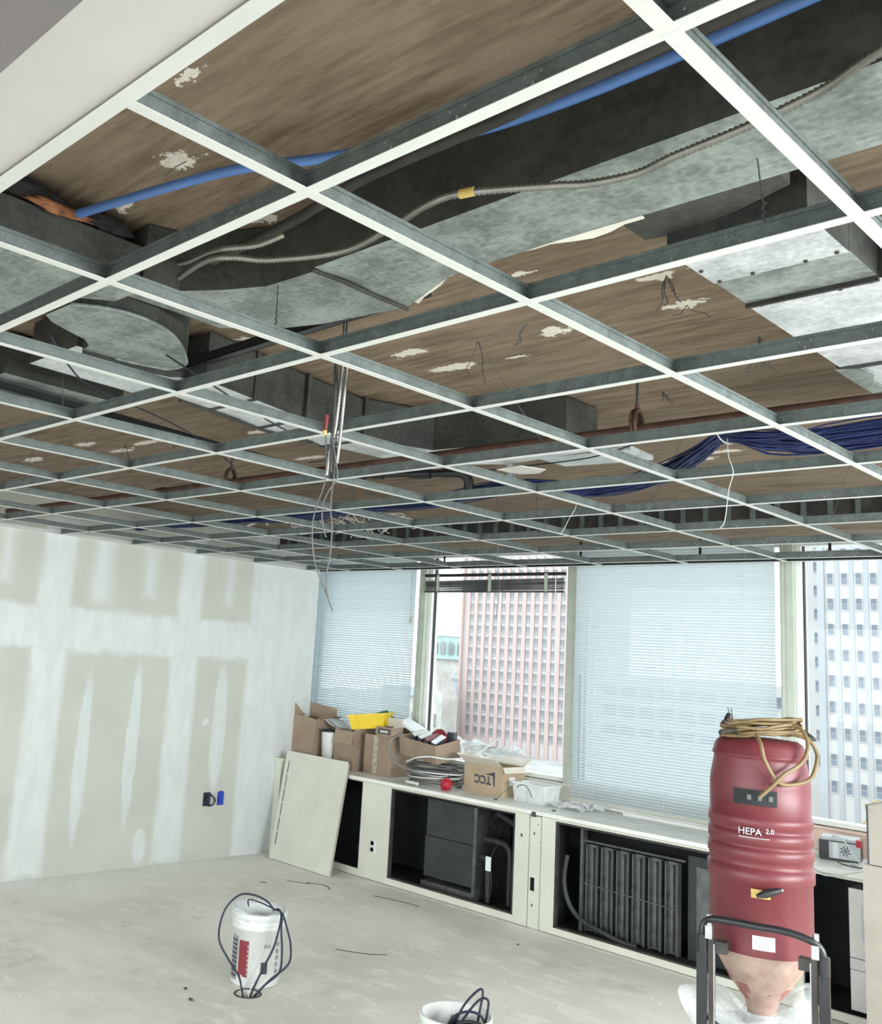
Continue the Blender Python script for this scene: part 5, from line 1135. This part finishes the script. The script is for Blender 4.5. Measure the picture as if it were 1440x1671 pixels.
# floor litter
def scrap(pts, label, r=0.0022, mat='iron', name='wire_scrap', cat='scrap'): return sagwire(pts, r, mat, name, label, cat)
scrap([(0.92, 5.0, .003), (1.05, 5.05, .003), (1.10, 5.09, .003)], 'straight dark wire scrap on the floor before the leaning cover')
scrap([(1.05, 5.10, .003), (1.20, 5.16, .003), (1.32, 5.10, .003)], 'curved wire scrap on the floor right of the leaning cover')
scrap([(1.62, 5.28, .003), (1.80, 5.33, .003), (2.0, 5.36, .003)], 'thin dark wire scrap on the floor below the second bay')
scrap([(2.45, 4.1, .002), (2.62, 4.2, .002), (2.70, 4.3, .002)], 'short brown wire scrap on the open floor at centre')
chips = [((0.885, 4.793), 'pale coin-like plastic cap on the floor behind the bucket', 'silver', 0.03), ((3.0, 5.22), 'small dark chip of debris below the divider panel', 'ink', .012), ((3.9, 3.55), 'dark speck of debris on the floor beyond the second bucket', 'ink', .012), ((2.55, 2.93), 'dark crumb of debris left of the floor hole', 'ink', .016), ((2.70, 2.86), 'twisted bit of dark debris in front of the floor hole', 'ink', .018), ((3.95, 3.30), 'light crumb of plaster on the floor behind the second bucket', 'label', .015)]
for (x, y), lb, mt_, r_ in chips:
    mb = M()
    if mt_ == 'silver': mb.lathe([(0.0001, 0.004), (r_*.8, 0.004), (r_, 0.001)], (x, y), 20)
    else:
        k = random.Random(int(x*100)); pl2 = [(x+r_*k.uniform(.5, 1)*math.cos(a), y+r_*.6*k.uniform(.5, 1)*math.sin(a)) for a in [2*PI*q/7 for q in range(7)]]
        mb.prism(pl2, 0.0005, r_*0.5)
    solo('floor_debris', mb, mt_, lb, 'debris')
rsd = random.Random(21); cr_ = M()
for k in range(260):
    x, y = rsd.uniform(0.2, 6), rsd.uniform(1.5, 5.4); s = rsd.uniform(.002, .007)
    if rsd.random() < .4: x = rsd.uniform(0.02, 0.5)
    cr_.prism([(x+s*math.cos(a), y+s*.7*math.sin(a)) for a in (0, 1.3, 2.6, 3.9, 5.2)], 0.0005, s*.8)
solo('plaster_crumbs', cr_, 'label', 'scattered crumbs of plaster dust over the concrete floor', 'crumbs', kind='stuff', loc=(3, 3, 0))

# ================================================================ OUTSIDE
GRD = -30.0
solo('street_ground', M().box(-700, 500, 30, 1200, GRD-1, GRD), 'ground', 'pale hazy street level far below the windows', 'ground', loc=(0, 100, GRD))['kind'] = 'structure'
# white tower
wtw = thing('office_tower', (-50, 178, GRD), 'tall pale stone tower with rows of single blue-grey windows, seen right of the wide blind', 'building')
part('tower_wall', M().box(-56.1, -30, 170, 200, GRD, 60), 'facade_white', wtw)
part('wing_wall', M().box(-67.2, -56.1, 185, 200, GRD, 60), 'facade_white', wtw)
part('corner_strip', M().box(-57.2, -56.1, 169.5, 185, GRD, 60), 'facade_grey', wtw)
part('corner_strip', M().box(-68.2, -67.2, 184.5, 200, GRD, 60), 'facade_grey', wtw)
wm_ = M().box(-0.45, 0.45, -0.05, 0.02, -0.93, 0.93, 0).box(-0.52, 0.52, -0.10, 0.02, -1.06, -0.93, 1).box(-0.52, -0.45, -0.10, 0.02, -0.93, 0.93, 1).box(0.45, 0.52, -0.10, 0.02, -0.93, 0.93, 1).box(-0.45, 0.45, -0.08, -0.05, 0.0, 0.06, 1).mesh('window', ['pane_blue', 'facade_white'])
for n_ in range(-2, 9):
    for k in range(7): inst('window', wm_, wtw, (-55.2+2.25*k, 169.95, 19.83-4.2*n_))
    for k in range(2): inst('window', wm_, wtw, (-65.5+2.38*k, 184.95, 23.64-4.32*n_))
pil = M().box(-0.35, 0.35, -0.15, 0.0, 0, 90).mesh('pilaster', 'facade_grey')
for k in range(6): inst('pilaster', pil, wtw, (-54.08+2.25*k, 170, GRD))
# pink grid tower
ptw = thing('office_tower', (-205, 310, GRD), 'broad pink tower with a dense grid of windows, seen through the open window', 'building')
part('tower_wall', M().box(-244.2, -186.0, 301.0, 330, GRD, 90), 'spandrel', ptw)
pier = M().box(-0.85, 0.85, -0.45, 0.0, 0, 120).mesh('pier', 'facade_pink')
for k in range(15): inst('pier', pier, ptw, (-240.5+3.85*k, 301.0, GRD))
inst('pier', M().box(-0.5, 0.5, -1.2, 0.0, 0, 120).mesh('pier', 'facade_pink'), ptw, (-243.2, 301.0, GRD))
wm2 = M().box(-1.0, 1.0, -0.12, 0.02, -1.35, 1.35, 0).box(-1.0, 1.0, -0.35, 0.02, -1.50, -1.35, 1).mesh('window', ['pane_grey', 'spandrel'])
for n_ in range(-3, 13):
    for k in range(14): inst('window', wm2, ptw, (-238.56+3.85*k, 300.95, 28.3-4.27*n_))
# civic building with a green mansard and dome
cv = thing('civic_building', (-164, 205, GRD), 'pale old building with a green copper dome and arched windows, left of the pink tower', 'building')
part('stone_base', M().box(-170, -157, 200, 214, GRD, 2.6), 'old_stone', cv)
part('cornice', M().box(-168.8, -156, 199, 214, 2.6, 3.3), 'verdigris', cv)
part('drum_storey', M().prism([(-163+6.2*math.cos(a), 206+6.2*math.sin(a)) for a in [2*PI*k/16 for k in range(16)]], 3.3, 8.6), 'verdigris', cv)
part('dome', M().lathe([(6.4, 8.6), (6.2, 9.2), (5.4, 11.5), (3.6, 13.8), (1.4, 15.2), (0.9, 16.4), (0.3, 17.2), (0.0001, 18.6)], (-163, 206), 32), 'facade_white', cv)
for k in range(8):
    a = -PI/2+(k-3.5)*0.39; cx_, cy_ = -163+6.15*math.cos(a), 206+6.15*math.sin(a)
    mt = Matrix.Translation((cx_, cy_, 3.9)) @ Matrix.Rotation(a+PI/2, 4, 'Z') @ Matrix.Rotation(PI/2, 4, 'X')
    part('arched_window', M().prism([(-0.7, 0), (0.7, 0), (0.7, 2.4)]+[(0.7*math.cos(q), 2.4+0.9*math.sin(q)) for q in (0.6, 1.2, 1.9, 2.5)]+[(-0.7, 2.4)], -0.1, 0.25, 0, mt), 'pane_grey', cv)
def push(root, k, dz=0.0):
    c = Vector((7.0322, -0.3409, 1.7746)); root.location = c+(root.location-c)*k+Vector((0, 0, dz)); root.scale = (k, k, k)
push(cv, 2.2); cv.location.x -= 9
gb = thing('gabled_building', (-166, 190, GRD), 'pale gabled stone house with a blue slate roof, below the domed building', 'building')
part('gable_wall', M().prism([(-5.5, 0), (5.5, 0), (5.5, 19.5), (2.2, 26.5), (-1.0, 19.5), (-5.5, 19.5)], -6, 0, 0, Matrix.Translation((-154.5, 188, GRD)) @ Matrix.Rotation(PI/2, 4, 'X')), 'old_stone', gb)
part('slate_roof', M().add([(-160, 187, -10.5), (-155.8, 187, -10.5), (-152.6, 190, -4.2), (-157, 190, -4.2)], [(0, 1, 2, 3)]).add([(-160, 190, -10.5), (-160, 187, -10.5), (-157, 190, -4.2)], [(0, 1, 2)]), 'slate', gb)
for x in (-158.5, -156.4, -153.0, -151.2): part('window', M().box(x-.4, x+.4, 187.7, 188.05, -17.5, -14.5), 'pane_grey', gb)
part('side_block', M().box(-172, -160, 190, 200, GRD, -8.5), 'facade_grey', gb)
push(gb, 1.5, 5.0); gb.location.x -= 9
bb_ = solo('blue_block', M().box(-176, -164, 205, 215, GRD, -2.6).box(-176.3, -163.7, 204.7, 215.3, -2.6, -2.0), 'slate', 'blue-grey flat-roofed block at the left edge of the open window', 'building')
push(bb_, 2.0)
lb = thing('low_block', (-80, 205, GRD), 'low pale office block half seen through the slats of the wide blind', 'building')
part('block_wall', M().box(-118, -69, 200, 216, GRD, 1.5), 'facade_white', lb)
lw = M().box(-1.6, 1.6, -0.1, 0.02, -1.1, 1.1, 0).box(-1.7, 1.7, -0.16, 0.02, -1.3, -1.1, 1).mesh('window', ['pane_blue', 'facade_white'])
for n_ in range(3):
    for k in range(10): inst('window', lw, lb, (-115+4.7*k, 199.95, -1.8-4.4*n_))
# trees
def tree(c, h, r, mat, label, seed, group=None, n=8):
    t = thing('street_tree', (c[0], c[1], GRD), label, 'tree', group)
    part('trunk', M().tube([(c[0], c[1], GRD), (c[0]+.3, c[1], GRD+h*.5), (c[0], c[1], GRD+h*.75)], [0.5, 0.35, 0.2], 8), 'bark', t)
    k = random.Random(seed); mb = M(); bmh = bmesh.new(); bmesh.ops.create_icosphere(bmh, subdivisions=3, radius=1.0)
    bv = [v.co.copy() for v in bmh.verts]; bf = [tuple(v.index for v in f.verts) for f in bmh.faces]; bmh.free()
    for q in range(n):
        o = Vector((k.uniform(-.6, .6)*r, k.uniform(-.6, .6)*r, k.uniform(-.45, .45)*r)); rr = r*k.uniform(.4, .62)
        vs = [tuple(Vector((c[0], c[1], GRD+h-r*.8))+o+v*rr*(1+0.30*noise.noise(v*3+o)+0.28*noise.noise(v*8+o))) for v in bv]
        mb.add(vs, bf, 0, False)
    part('crown', mb, mat, t); return t
k = 0
for (x, y, h, r), wh in zip([(-84, 118, 19, 4.2), (-76, 116, 18, 4.2), (-93, 122, 20, 4.4), (-68, 114, 17, 4), (-61, 108, 15, 4), (-102, 126, 20, 4.2), (-82, 104, 13, 4), (-73, 98, 11, 4), (-91, 109, 14, 4), (-64, 96, 11, 4)],
                    ['nearest the left pier of the pink tower', 'under the third window column of the pink tower', 'left of the pink tower base', 'under the middle of the pink tower', 'beside the middle mullion, upper', 'at the far left of the open window', 'in the lower row, left of centre', 'in the lower row, centre', 'in the lower row, far left', 'in the lower row beside the middle mullion']):
    k += 1; tree((x, y), h, r, 'leaf_pale', 'pale glare-whitened tree '+wh, k, 'pale trees below the pink tower')
for i, (x, y, h, r) in enumerate([(-43, 159, 17, 4.4), (-34, 150, 20, 4.8), (-52, 150, 13, 4.2), (-38, 139, 15, 4.6)]):
    tree((x, y), h, r, 'leaf_yellow', 'yellow autumn tree '+('at the foot of the pale tower, centre', 'at the far right foot of the pale tower', 'nearest the red machine below the pale tower', 'in front of its row below the pale tower')[i], 40+i, 'yellow trees by the pale tower')
